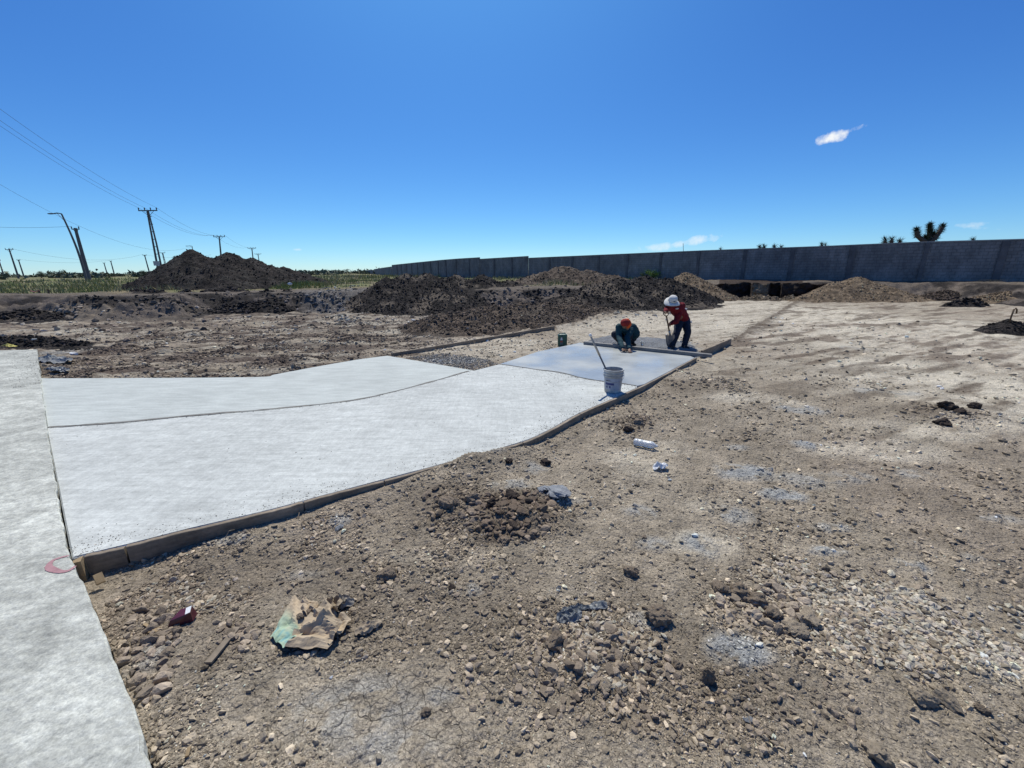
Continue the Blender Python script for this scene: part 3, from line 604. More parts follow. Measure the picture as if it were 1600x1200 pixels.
# single clods: a few shared shapes, every clod an object
CL = []
def clod_mesh(k, sub, flat, base):
    V0, F0 = ICO[sub]; V = V0.copy(); rs = np.random.default_rng(100+k)
    for q in range(9):
        d = rs.normal(size=3); d /= np.linalg.norm(d); t = V@d; V = V-np.clip(t-rs.uniform(.5, .85), 0, None)[:, None]*d*.9
    a = fbm(V[:, 0]*2.2+V[:, 2]*1.7+k, V[:, 1]*2.2-V[:, 2]*1.3, k, 5, .6)-.5; V = V*(1+.75*a)[:, None]
    w1, i1 = worley(V[:, 0]*2.6+V[:, 2], V[:, 1]*2.6+V[:, 2]*.7, k); V = V*(1+.30*(.5-w1))[:, None]; w3, _ = worley(V[:, 0]*7+V[:, 2]*5, V[:, 1]*7-V[:, 2]*3, k+2); V = V*(1+.09*(.5-w3))[:, None]
    V = V*np.array([1, rs.uniform(.7, .95), flat*rs.uniform(.55, .8)])
    c = np.array(base)[None]*(1+.5*(fbm(V[:, 0]*4, V[:, 1]*4+V[:, 2]*3, k+3, 3)-.5))[:, None]
    me = bpy.data.meshes.new('clod_shape'); me.from_pydata([tuple(v) for v in V], [], [tuple(map(int, f)) for f in F0]); me.update()
    at = me.color_attributes.new('Col', 'FLOAT_COLOR', 'POINT'); cc = np.ones((len(V), 4), np.float32); cc[:, :3] = c; at.data.foreach_set('color', cc.ravel())
    me.polygons.foreach_set('use_smooth', np.full(len(me.polygons), False)); me.materials.append(MT['stone']); return me
BROWN = [clod_mesh(k, 4, .9, (.275, .215, .155)) for k in range(6)]
DARKC = [clod_mesh(k+20, 4, .9, (.06, .045, .036)) for k in range(4)]
TANC = [clod_mesh(k+40, 4, .8, (.40, .325, .235)) for k in range(4)]
GREYC = [clod_mesh(k+60, 4, .45, (.30, .31, .32)) for k in range(4)]
SMALL = [clod_mesh(k+80, 3, .9, (.26, .20, .145)) for k in range(8)]
def clod(px, py, rpx, shapes, label, name='earth_clod', cat='clod', group=None, tall=1., rz=None, asp=1.):
    c = G(px, py); c[2] = gz(c); c = G(px, py, c[2]); s = rpx/ppm(c)
    o = bpy.data.objects.new(name, random.choice(shapes)); COL.objects.link(o)
    o.location = (c[0], c[1]+s*.5, gz(c)+s*.30*tall); o.scale = (s, s*.9*asp, s*tall); o.rotation_euler = (random.uniform(-.25, .25), random.uniform(-.25, .25), random.uniform(0, 6.28) if rz is None else rz)
    return tag(o, label, cat, group)
for a in [(605, 905, 17, BROWN, 'large dark brown clod standing alone just below the form boards'), (703, 790, 17, BROWN, 'rounded tan-topped clod left of the dug hole'),
    (735, 785, 14, BROWN, 'brown clod just behind and left of the dug hole'), (795, 717, 8, DARKC, 'small black clod nearest the slab edge, left of two'), (853, 727, 10, DARKC, 'black clod right of the other black one near the slab edge'),
    (1035, 975, 24, BROWN, 'big rough brown clod right of the grey plastic rag'), (865, 1018, 19, BROWN, 'split brown clod with deep shade below the grey rag'),
    (665, 1117, 9, BROWN, 'small dark lone clod on the cracked bare patch at the bottom'), (1150, 1097, 11, TANC, 'smooth pale tan stone below the tall clod'), (1171, 1130, 8, GREYC, 'pale grey angular stone below the smooth tan one'),
    (945, 1077, 13, TANC, 'light brown angular clod, upper of a pair at the bottom'), (966, 1087, 9, BROWN, 'dark lower clod of the pair at the bottom'), (980, 1052, 11, BROWN, 'brown clod above the pair at the bottom'),
    (1382, 1196, 27, TANC, 'big pale clod cut by the bottom edge of the picture'), (1450, 1104, 22, TANC, 'large pale clod, leftmost of three at the foot of the gravel'), (1492, 1108, 22, TANC, 'large flat clod, middle of three at the foot of the gravel'),
    (1537, 1114, 10, BROWN, 'smallest and rightmost of three clods at the foot of the gravel'), (1248, 992, 17, TANC, 'smooth rounded clod at the lower end of the ridge of clods'), (1268, 978, 20, TANC, 'flaky pale clod beside the smooth one at the end of the ridge'),
    (1214, 968, 17, BROWN, 'dark clod in the lower half of the ridge of clods'), (1190, 950, 18, BROWN, 'brown clod at the middle of the ridge of clods'), (1160, 938, 20, BROWN, 'rough clod in the upper half of the ridge of clods'),
    (1132, 928, 15, BROWN, 'topmost clod of the ridge of clods'), (985, 900, 13, BROWN, 'dark brown clod above the grey plastic rag'), (705, 922, 7, DARKC, 'small black round clod below the dug hole'),
    (766, 1010, 6, TANC, 'small round cream pebble left of the split clod'), (1485, 641, 14, DARKC, 'black clod, uppermost of the group on the pale ground'), (1506, 648, 10, DARKC, 'dark clod to the right in the group on the pale ground'),
    (1479, 662, 12, DARKC, 'dark clod at the bottom of the group on the pale ground'), (1530, 640, 9, DARKC, 'small dark clod at the far right of the group on the pale ground'),
    (1075, 522, 3.5, BROWN, 'small round clod on the right edge of the lane'), (983, 676, 9, DARKC, 'black clod just above the clear bottle'), (1000, 662, 10, BROWN, 'brown clod at the top of the little heap above the bottle'),
    (790, 850, 10, BROWN, 'brown clod at the lower rim of the dug hole'), (800, 783, 14, DARKC, 'dark clod on the upper rim of the dug hole'), (768, 790, 10, DARKC, 'dark clod at the upper left of the dug hole'),
    (828, 1008, 8, BROWN, 'reddish brown clod left of the split clod'), (1013, 1035, 9, TANC, 'tan clod left of the pale cement splash'), (1060, 1045, 9, BROWN, 'brown clod beside the tall one, on its left'), (1007, 842, 5, BROWN, 'tiny brown clod on the trampled strip')]:
    clod(*a)
clod(1108, 1068, 13, BROWN, 'tall upright brown clod casting a dark shadow', tall=2.0, rz=.3)
clod(872, 782, 27, GREYC, 'flat broken piece of grey mortar right of the dug hole', 'mortar_chunk', 'rubble', rz=-.6)
clod(848, 772, 12, GREYC, 'small grey mortar lump beside the flat broken piece', 'mortar_chunk', 'rubble')
clod(528, 822, 8, GREYC, 'small blue-grey mortar lump near the form boards', 'mortar_chunk', 'rubble')
clod(1035, 985, 6, GREYC, 'little grey stone under the big rough clod', 'mortar_chunk', 'rubble')
clod(985, 632, 4, TANC, 'small pale stone just off the form boards by the bucket')
# clods heaped in and around the dug hole
def scatter(cx, cy, rx, ry, n, rp, shapes, label, group, seed):
    rs = random.Random(seed); P = []; S = []
    for i in range(int(n*2.2)):
        a = rs.uniform(0, 6.28); q = rs.random()**.6; px = cx+rx*q*math.cos(a); py = cy+ry*q*math.sin(a); g = G(px, py)
        if not off_slab(np.array([g[0]]), np.array([g[1]]), .08)[0]: continue
        P.append((g[0], g[1], gz(g))); S.append((rp[0]*.75+(rp[1]-rp[0]*.75)*rs.random()**2)/ppm(g))
    P = np.array(P); S = np.array(S); dk = bsum(Z_DARK, P[:, 0], P[:, 1])[:, None]; C = (np.array([.31, .25, .185])*(1-dk)+np.array([.155, .115, .082])*dk)*np.exp(RNG.normal(0, .25, len(P)))[:, None]
    V, Fq, C = stones(P, S, C, 2, emb=.3, jag=.13)
    o = npmesh('loose_clods', V, Fq, MT['stone'], smooth=False, col=np.clip(C, .01, .6)); tag(o, kind='stuff')
scatter(800, 815, 75, 38, 85, (5, 9.5), SMALL, 'small brown clod in the heap around the dug hole', 'clods heaped at the dug hole', 3)
scatter(700, 810, 60, 34, 26, (5, 9), SMALL, 'reddish small clod strewn left of the dug hole', 'clods strewn left of the hole', 4)
scatter(372, 1006, 34, 24, 24, (5, 11), SMALL, '', '', 21)
scatter(240, 1030, 45, 90, 40, (7, 17), SMALL, 'loose clod in the strip along the old slab edge', 'clods along the old slab edge', 5)
scatter(930, 1040, 120, 60, 60, (5, 14), SMALL, 'small brown clod among the stones in the lower middle', 'clods in the lower middle', 6)
scatter(1090, 605, 45, 14, 18, (2.5, 4.5), SMALL, 'tiny brown clod right of the form boards near the workers', 'clods right of the form boards', 8)
scatter(1000, 664, 34, 13, 16, (3, 6), SMALL, 'tiny clod of the little heap above the clear bottle', 'clods above the bottle', 9)
scatter(1150, 1110, 190, 70, 90, (3.5, 9), SMALL, '', '', 11)
scatter(860, 1060, 170, 90, 110, (3.5, 9), SMALL, '', '', 12)
scatter(1330, 960, 170, 80, 150, (3.5, 8.5), SMALL, '', '', 13)
scatter(620, 900, 190, 60, 60, (3, 7), SMALL, '', '', 14)
scatter(1195, 955, 80, 35, 44, (6, 14), SMALL, 'small clod tumbled beside the long ridge of clods', 'clods beside the ridge', 10)

# ------------------------------------------------------------------ mounds
def mound(name, label, peaks, res, base, amp=.22, seed=0, c1=(.03, .025, .022), c2=(.09, .07, .055), dust=.15, dustc=(.16, .13, .10), nst=300, st=(.05, .16), cat='soil heap', group=None, k=.5):
    """peaks: (x, y, z_top, radius); base: height of the ground it lies on"""
    pk = np.array([[p[0], p[1], p[2], p[3]] for p in peaks]); ex = pk[:, 3]*(1.2+np.maximum(0, base)/np.maximum(.3, pk[:, 2]-base+.12))+.3; mnx, mxx = (pk[:, 0]-ex).min(), (pk[:, 0]+ex).max(); mny, mxy = (pk[:, 1]-ex).min(), (pk[:, 1]+pk[:, 3]).max()+.3
    nx = int((mxx-mnx)/res)+2; ny = int((mxy-mny)/res)+2
    X, Y = np.meshgrid(np.linspace(mnx, mxx, nx), np.linspace(mny, mxy, ny), indexing='ij'); x, y = X.ravel(), Y.ravel()
    def hf(x, y):
        gb = ground_z(x, y, False); j = (fbm(x*.8, y*.8, seed+3, 3)-.5); h = np.full(x.shape, -2.)
        for (px, py, pz, pr) in pk:
            d = np.hypot(x-px, y-py)/pr*(1+.30*j); hh = base-.12+(pz-base+.12)*(1.05-np.sqrt(d*d+.0025)); h = np.logaddexp(h*14, hh*14)/14
        h = h-.03; e = h-gb
        h = h+ss(-.1, .35, e)*amp*((fbm(x*1.5, y*1.5, seed, 4)-.5)*1.5)
        w1, i1 = worley(x*2.3+j*2, y*2.3, seed+1); h = h+ss(-.1, .25, e)*amp*.5*(.45-w1)*(i1*1.4)
        w2, i2 = worley(x*5.5, y*5.5, seed+2); h = h+ss(-.1, .2, e)*amp*.45*(.45-w2)*i2*1.5
        return np.maximum(h, gb-.25)
    z = hf(x, y); n1 = fbm(x*1.1, y*1.1, seed+7, 4); n2 = fbm(x*5, y*5, seed+8, 4)
    c = np.array(c1)[None]*(1-ss(.35, .7, n2))[:, None]+np.array(c2)[None]*ss(.35, .7, n2)[:, None]
    dm = np.clip(ss(.56, .68, n1)*dust*4, 0, .85); c = c*(1-dm[:, None])+np.array(dustc)[None]*dm[:, None]
    i = np.arange(nx-1)[:, None]*ny; j = np.arange(ny-1)[None, :]; Fq = np.stack([i+j, i+ny+j, i+ny+j+1, i+j+1], -1).reshape(-1, 4)
    keep = (z > ground_z(x, y, False)-.2); Fq = Fq[keep[Fq].any(axis=1)]
    V = np.stack([x, y, z], -1); rs = np.random.default_rng(seed)
    # loose lumps lying on the heap, part of its surface
    e_ = z-ground_z(x, y, False); print(name, seed, 'peak above ground', round(float(e_.max()), 2), 'top z', [round(float(v[2]), 2) for v in pk]); w_ = rs.choice(np.where(e_ > min(.06, e_.max()*.6))[0], nst); px = x[w_]+rs.uniform(-res, res, nst); py = y[w_]+rs.uniform(-res, res, nst)
    S = rs.uniform(0, 1, nst)**3*(st[1]-st[0])+st[0]; C = soil_tint(nst, (np.array(c1)+np.array(c2))/2*1.35, .5)
    SV, SF, SCc = stones(np.stack([px, py, hf(px, py)], -1), S, C, 1, emb=.3)
    tri = np.concatenate([Fq[:, [0, 1, 2]], Fq[:, [0, 2, 3]]]); used = np.unique(tri); mp = np.full(len(V), -1); mp[used] = np.arange(len(used))
    V2 = np.vstack([V[used], SV]); F2 = np.vstack([mp[tri], SF+len(used)]); C2 = np.vstack([c[used], SCc])
    cx, cy = pk[0, 0], pk[0, 1]
    o = npmesh(name, V2, F2, MT['soil'], loc=(cx, cy, base), smooth=True, col=np.clip(C2, .008, .6))
    sm = np.ones(len(o.data.polygons), bool); sm[len(tri):] = False; o.data.polygons.foreach_set('use_smooth', sm)
    return tag(o, label, cat, group)
def PK(l): return [(*R(a, b, d), r) for (a, b, d, r) in l]
BLK = dict(c1=(.014, .0125, .0125), c2=(.050, .041, .036)); BRN = dict(c1=(.050, .038, .030), c2=(.155, .118, .088)); TAN = dict(c1=(.13, .095, .062), c2=(.27, .20, .13))
mound('soil_heap', 'tall black soil heap with two tops, beside the power poles', PK([(300, 390, 31, 4.2), (286, 403, 31, 3.6), (356, 394, 32.5, 4.4), (392, 402, 33, 4.2), (420, 415, 33, 3.4), (252, 428, 30, 1.9), (330, 412, 29.5, 3.4)]), .10, 1.0, .22, 5, dust=.06, dustc=(.12, .11, .09), nst=2600, st=(.03, .10), **BLK)
mound('soil_heap', 'low black heap trailing off right of the tall black one', PK([(416, 413, 38, 3.2), (442, 417, 38, 3.0), (462, 422, 38, 2.8), (480, 430, 38, 2.6)]), .13, 1.0, .25, 15, nst=300, dust=.0, **BLK)
mound('soil_heap', 'wide black lumpy heap in the middle distance', PK([(604, 435, 24, 2.2), (630, 428, 24.5, 2.8), (668, 428, 25, 2.9), (712, 429, 25.5, 2.8), (752, 429, 26, 2.7), (796, 437, 26, 2.1), (640, 452, 22.8, 1.9), (700, 452, 23, 1.8)]), .09, .6, .22, 25, nst=4200, dust=.22, st=(.025, .10), **BLK)
mound('soil_heap', 'brown cloddy heap beside the left form board', PK([(690, 492, 14.6, 1.9), (735, 482, 15, 2.1), (775, 474, 16, 2.2), (815, 470, 17, 2.3), (860, 470, 18.6, 2.2), (905, 472, 20.2, 1.9), (720, 500, 13.9, 1.4), (790, 492, 15.2, 1.5)]), .06, .1, .20, 35, nst=5200, dust=.14, st=(.02, .085), **BRN)
mound('soil_heap', 'brown peaked heap in front of the block wall', PK([(882, 414, 32, 3.8), (850, 424, 31, 3.2), (918, 421, 32, 3.6), (955, 430, 32, 3.2), (820, 434, 30, 2.6)]), .12, .9, .22, 45, nst=1600, dust=.15, st=(.03, .1), **BRN)
mound('soil_heap', 'black heap behind the workers, near the lane', PK([(930, 442, 24, 2.6), (965, 434, 25, 2.9), (1010, 431, 26, 3.0), (1046, 433, 26, 2.3), (1072, 444, 25, 1.6), (980, 455, 22.6, 2.0), (1030, 455, 23.5, 2.1), (905, 456, 22.8, 2.2)]), .09, .4, .22, 55, nst=4200, dust=.2, st=(.025, .10), **BLK)
mound('soil_heap', 'tan soil heap at the left corner of the trench', PK([(1073, 424, 28.5, 2.6), (1093, 435, 27.8, 2.2), (1106, 449, 27.0, 1.3)]), .10, .3, .14, 65, nst=1500, st=(.02, .08), dust=.05, **TAN)
mound('soil_heap', 'tan soil heap at the right corner of the trench', PK([(1340, 431, 26.5, 2.7), (1308, 440, 26, 2.2), (1382, 446, 25.8, 2.1), (1280, 453, 25.5, 1.4), (1256, 462, 25.2, .9), (1415, 457, 25.3, 1.4)]), .09, .1, .14, 75, nst=1500, st=(.02, .08), dust=.05, **TAN)
mound('soil_heap', 'low tan rubble strip along the foot of the trench', PK([(1140, 464, 26.0, .8), (1166, 463, 26.2, .8), (1188, 459, 26.4, 1.0), (1208, 463, 26.1, .7), (1236, 461, 26.0, .9)]), .06, .0, .14, 175, nst=500, st=(.03, .12), dust=.05, c1=(.09, .068, .048), c2=(.20, .155, .105))
mound('soil_heap', 'dark lumpy spoil bank below the wall at right', PK([(1395, 440, 28.5, 2.0), (1430, 439, 28, 2.0), (1465, 440, 27.5, 2.0), (1500, 442, 27, 2.0), (1535, 446, 26.5, 1.9), (1480, 452, 25.2, 1.8)]), .08, .0, .20, 85, nst=2600, st=(.03, .11), dust=.0, c1=(.04, .03, .024), c2=(.10, .075, .055))
mound('soil_heap', 'tan soil heap cut by the right edge of the picture', PK([(1605, 446, 23, 2.3), (1575, 454, 22.6, 1.9), (1650, 446, 23, 2.4)]), .09, .0, .14, 95, nst=900, st=(.02, .08), dust=.05, **TAN)
mound('soil_heap', 'small flat black heap in front of the spoil bank', PK([(1508, 465.5, 20.8, .9), (1528, 467, 20.8, .7), (1488, 470, 20.6, .6)]), .06, .0, .12, 105, nst=120, dust=.0, **BLK)
mound('soil_heap', 'small dark heap with a bent rod stuck in it', PK([(1578, 497, 12.4, .85), (1600, 503, 12.3, .8), (1552, 512, 12.2, .6)]), .035, .0, .08, 115, nst=180, dust=.0, st=(.02, .07), **BLK)
mound('soil_heap', 'strip of black clods past the end of the old slab', PK([(-40, 524, 11.9, 1.0), (-5, 525, 11.9, 1.0), (25, 526, 11.8, 1.0), (55, 526, 11.8, 1.0), (88, 529, 11.6, .9), (118, 535, 11.4, .9), (145, 541, 11.1, .8), (165, 546, 11, .6)]), .04, .0, .14, 125, nst=700, dust=.05, st=(.03, .1), **BLK)
mound('soil_heap', 'ragged black soil ridge on the far left bank', PK([(20, 457, 24.5, 1.6), (70, 459, 24.3, 1.5), (120, 461, 24, 1.5), (160, 464, 22.9, 1.5), (-30, 457, 24.5, 1.6)]), .09, .7, .2, 135, nst=400, dust=.1, **BLK)
mound('soil_heap', 'black soil ridge in front of the tall heap', PK([(185, 456, 25, 1.5), (215, 452, 25, 1.6), (240, 453, 25, 1.5), (290, 454, 24.6, 1.6), (330, 453, 24.6, 1.7), (360, 450, 25, 1.7)]), .08, .8, .2, 145, nst=500, dust=.05, **BLK)
mound('soil_heap', 'black cut soil face left of the pale ramp', PK([(385, 455, 23.8, 1.9), (415, 452, 24, 1.9), (448, 452, 24, 1.8), (350, 462, 23, 1.6), (430, 462, 22.6, 1.5)]), .08, .5, .2, 155, nst=500, dust=.0, **BLK)

def cut_bank():
    """near-vertical dug face with two rooms going back under the wall footing"""
    z0 = -.15; zt = 1.0
    def back(p, k): d = nrm(np.array([p[0], p[1], 0])); return (p[0]+d[0]*k, p[1]+d[1]*k)
    pts = []
    for (px, k) in [(1112, .3), (1128, .1), (1131, 1.5), (1170, 1.6), (1173, .15), (1199, .1), (1201, 1.4), (1216, 1.4), (1219, .5), (1242, .3), (1256, .15), (1262, .5), (1300, .3)]:
        pts.append(back(G(px, 466.5), k))
    fine = []
    for a_, b_ in zip(pts[:-1], pts[1:]):
        a_, b_ = np.array(a_), np.array(b_); n = max(2, int(np.linalg.norm(b_-a_)/.06)); fine += [tuple(a_+(b_-a_)*t/n) for t in range(n)]
    fine.append(pts[-1]); P = np.array(fine); m = len(P); rows = 20; V = []; C = []
    for i in range(rows+4):
        t = min(1, i/(rows-1)); z = z0+(zt-z0)*t; q = P.copy(); u = np.arange(m)*.06; dd = P/np.linalg.norm(P, axis=1)[:, None]
        off = .12*t+(fbm(u*1.3, np.full(m, z*2.2), 95, 4)-.5)*.75+(fbm(u*.5, u*0, 99, 2)-.5)*.6+(worley(u*3, np.full(m, z*3), 96)[0]-.4)*.25
        if i >= rows: off = off+(i-rows+1)*.14; z = zt-.02*(i-rows+1)
        q = P+dd*off[:, None]; V.append(np.column_stack([q, np.full(m, z)+(.22*(fbm(u*1.2, u*0, 97, 3)-.6) if t > .93 else 0)]))
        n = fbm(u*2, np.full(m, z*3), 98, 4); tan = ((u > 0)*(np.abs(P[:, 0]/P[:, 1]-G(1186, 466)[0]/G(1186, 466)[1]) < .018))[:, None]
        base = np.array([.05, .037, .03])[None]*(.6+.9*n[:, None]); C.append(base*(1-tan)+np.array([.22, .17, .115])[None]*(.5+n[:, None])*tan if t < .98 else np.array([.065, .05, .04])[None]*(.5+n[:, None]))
    R_ = len(V); i = np.arange(R_-1)[:, None]*m; j = np.arange(m-1)[None, :]; Fq = np.stack([i+j, i+j+1, i+m+j+1, i+m+j], -1).reshape(-1, 4)
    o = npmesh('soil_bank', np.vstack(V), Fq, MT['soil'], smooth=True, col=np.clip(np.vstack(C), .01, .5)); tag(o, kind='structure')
cut_bank()
# ------------------------------------------------------------------ block wall
def wall():
    root = empty('block_wall', (10.9, 44.2, 1.0), 'long dark grey concrete block wall crossing the background', 'wall')
    runs = [[(1760, 367.5, 22.4), (1600, 373, 25.6), (1440, 377.5, 28.4), (1280, 384.5, 31.9), (1100, 391, 37.5), (960, 397, 44.2), (826, 402.8, 53.5)],
            [(824.5, 400.0, 53.6), (750, 404.4, 59.4)], [(748.5, 402.0, 59.5), (715, 404, 63), (690, 406, 67), (650, 410, 80), (612, 414, 103)], [(611, 416.5, 104), (600, 418, 125), (584, 420.6, 175)], [(583, 421.6, 178), (560, 423.0, 260)]]
    th = .18; s = 0
    for run in runs:
        P = [R(*p) for p in run]; V = []; uv = []; Fs = []; CV = []; CF = []
        for i, p in enumerate(P):
            d = P[min(i+1, len(P)-1)]-P[max(i-1, 0)]; d[2] = 0; d = nrm(d); nn = np.array([-d[1], d[0], 0]); nn = nn if nn[1] > 0 or nn@p > 0 else -nn
            if i: s += np.linalg.norm((P[i]-P[i-1])[:2])
            for off, zz in ((0, -.3), (0, p[2]-.06), (th, p[2]-.06), (th, -.3)):
                q = p+nn*off; V.append((q[0], q[1], zz)); uv.append((s, zz))
            for off, zz in ((-.02, p[2]-.06), (-.02, p[2]), (th+.02, p[2]), (th+.02, p[2]-.06)):
                q = p+nn*off; CV.append((q[0], q[1], zz))
            if i:
                a, b = (i-1)*4, i*4
                for k in range(4): Fs.append((a+k, b+k, b+(k+1) % 4, a+(k+1) % 4)); CF.append(Fs[-1])
        e = (len(P)-1)*4; Fs += [(0, 1, 2, 3), (e+3, e+2, e+1, e)]; CF += [(0, 1, 2, 3), (e+3, e+2, e+1, e)]
        npmesh('wall_run', V, Fs, MT['wall'], root, smooth=False, uv=uv); npmesh('wall_cap', CV, CF, MT['cap'], root, smooth=False)
    main = [R(*p) for p in runs[0]]+[R(*p) for p in runs[1]]+[R(*p) for p in runs[2]]
    def at(px):
        all_ = runs[0]+runs[1]+runs[2]
        for a, b in zip(all_[:-1], all_[1:]):
            if b[0] <= px <= a[0]:
                t = (a[0]-px)/(a[0]-b[0]); pa, pb = R(*a), R(*b); rx = (R(px, 400, 1)[0])      # intersect the ray with the wall line in plan
                k = (pa[0]-rx*pa[1])/((pa[0]-rx*pa[1])-(pb[0]-rx*pb[1])); p = pa+(pb-pa)*k; return p, nrm((pb-pa)*np.array([1, 1, 0]))
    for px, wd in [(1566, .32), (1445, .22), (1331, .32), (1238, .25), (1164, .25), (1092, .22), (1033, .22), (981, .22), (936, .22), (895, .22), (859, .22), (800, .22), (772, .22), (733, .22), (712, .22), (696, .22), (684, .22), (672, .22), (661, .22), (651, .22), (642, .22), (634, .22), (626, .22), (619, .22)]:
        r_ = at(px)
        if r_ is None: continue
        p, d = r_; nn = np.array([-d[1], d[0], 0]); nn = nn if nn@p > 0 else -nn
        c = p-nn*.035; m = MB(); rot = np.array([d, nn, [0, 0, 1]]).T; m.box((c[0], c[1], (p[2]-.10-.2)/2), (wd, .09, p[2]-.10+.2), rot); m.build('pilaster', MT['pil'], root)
    # foundation footing that shows in the trench
    for (pa, pb) in [(1166, 1226)]:
        a, d = at(pa); b, _ = at(pb); nn = np.array([-d[1], d[0], 0]); nn = nn if nn@a > 0 else -nn; c = (a+b)/2-nn*.16
        MB().box((c[0], c[1], .62), (np.linalg.norm((b-a)[:2]), .22, .9), np.array([d, nn, [0, 0, 1]]).T).build('footing', MT['pil'], root)
wall()

# ------------------------------------------------------------------ poles, lamps, wires
def ins(m, p, h=.28): m.tube([p, np.array(p)+[0, 0, h*.5], np.array(p)+[0, 0, h]], [.05, .10, .05], 6)
ARM = {}
def pole(top, bot, D, r, armw, label, key=None, lattice=False, nins=4, thick=None):
    a = R(*top, D); b = R(*bot, D); d = nrm(a-b); b2 = b-d*max(0, (b[2]-.7)/d[2]); k = (a[2]-b2[2])
    root = empty('utility_pole', b2, label, 'power pole', 'power poles along the field')
    if lattice:
        m = MB(); sd_ = np.array([1., .2, 0]); w0, w1 = .55, .22
        m.tube([b2-sd_*w0*.5, a-sd_*w1*.5], [.17, .12], 8); m.build('pole_leg', MT['polec'], root)
        m = MB(); m.tube([b2+sd_*w0*.7, b2+(a-b2)*.55+sd_*w0*.55, a+sd_*w1*.3], [.15, .13, .10], 8); m.build('pole_leg', MT['polec'], root)
        for t in np.linspace(.08, .92, 9): q = b2+(a-b2)*t; MB().tube([q-sd_*.28, q+sd_*.36], .06, 6).build('rung', MT['polec'], root)
    else: MB().tube([b2, a+d*.2], [r*1.35, r*.85], 10).build('pole_shaft', MT['polec'], root)
    if armw:
        m = MB(); m.bar(a+[-armw/2, 0, 0], a+[armw/2, 0, 0], .14, .16); m.build('crossarm', MT['metal'], root); E = []
        m = MB(); m.tube([a+[-armw*.3, 0, -.1], a+[0, 0, -.9]], .035, 5); m.tube([a+[armw*.3, 0, -.1], a+[0, 0, -.9]], .035, 5); m.build('brace', MT['metal'], root)
        for i in range(nins):
            q = a+np.array([armw*(i/(nins-1)-.5)*.96, 0, .07]); m = MB(); ins(m, q, .42); m.build('insulator', MT['metal'], root); E.append(q+[0, 0, .42])
        ARM[key] = E
    return root
pole((231, 329), (250, 424), 75, .2, 3.2, 'tallest twin-legged pole with a wide crossarm left of the black heap', 'A', True)
pole((342.5, 370), (348, 428), 124, .2, 3.3, 'pole with a crossarm rising behind the right top of the black heap', 'B')
pole((393.5, 388), (398, 427), 190, .22, 3.7, 'pole with a crossarm right of the black heap', 'C')
pole((403, 397), (408, 427), 240, .22, 3.6, 'rightmost pole, beside the other one right of the heap', 'D')
pole((118, 358), (138, 431), 80, .26, 1.4, 'thick pole standing right beside the leaning street lamp', 'E', nins=2)
pole((14.5, 390), (28, 431), 140, .2, 2.6, 'thin pole with a short crossarm at the far left', 'F', nins=3)
pole((29, 406.5), (37, 431), 210, .24, 1.6, 'short distant pole right of the thin one at the far left', 'G', nins=2)
pole((-1.5, 407), (6, 431), 210, .24, 1.6, 'distant pole touching the left edge of the picture', 'H', nins=2)
pole((162.5, 411), (168, 430), 290, .28, 1.6, 'left one of two small distant poles in the field', 'I', nins=2)
pole((173, 408), (179, 430), 270, .28, 1.6, 'right one of two small distant poles in the field', 'J', nins=2)
pole((226, 399), (234, 428), 210, .24, 1.8, 'small pole just left of the tallest one', 'K', nins=2)
pole((254, 395), (261, 426), 200, .2, 2.4, 'twin-legged small pole just right of the tallest one', 'L', True, nins=2)
pole((-95, 120), (-60, 445), 42, .2, 3.0, 'pole beyond the left edge that carries the near cables', 'Z')
pole((1067.5, 381), (1068, 402), 190, .10, 0, 'thin mast behind the long wall')
def lamp(top, bot, D, arm, label, r=.11, curve=0):
    a = R(*top, D); b = R(*bot, D); d = nrm(a-b); b2 = b-d*max(0, (b[2]-.7)/d[2]); root = empty('street_lamp', b2, label, 'street lamp', 'street lamps beside the field')
    sd_ = np.array([1, 0, 0.]); pts = [b2+(a-b2)*t+sd_*curve*math.sin(math.pi*t) for t in np.linspace(0, 1, 9)]
    MB().tube(pts, list(np.linspace(r*1.5, r*.8, 9)), 8).build('pole_shaft', MT['polec'], root)
    m = MB(); m.tube([a, a+[-arm*.5, 0, .1], a+[-arm, 0, .02]], .07, 6); m.tube([a+[.05, 0, -.8], a+[-arm*.5, 0, .02]], .03, 5); m.build('arm', MT['metal'], root)
    m = MB(); m.ball(a+np.array([-arm-.35, 0, .02]), (.5, .16, .09), n=6); m.build('lamp_head', MT['metal'], root)
lamp((96, 334), (132, 431), 60, 1.1, 'tall curved street lamp leaning left beside the thick pole', curve=.35)
lamp((300, 384.5), (308, 428), 140, 1.3, 'street lamp peeking over the left top of the black heap')
lamp((275, 402), (281, 428), 200, 1.3, 'tiny distant street lamp at the left flank of the black heap')
def wire(a, b, sag, label, r=.03, group='overhead power cables'):
    a = np.array(a, float); b = np.array(b, float); n = 24; P = []
    for i in range(n+1):
        t = i/n; p = a+(b-a)*t; p[2] -= sag*4*t*(1-t); P.append(p)
    q = P[0].copy(); m = MB().tube(P, r*.5, 5); o = m.build('power_cable', MT['wire'], loc=tuple(q)); tag(o, label, 'cable', group)
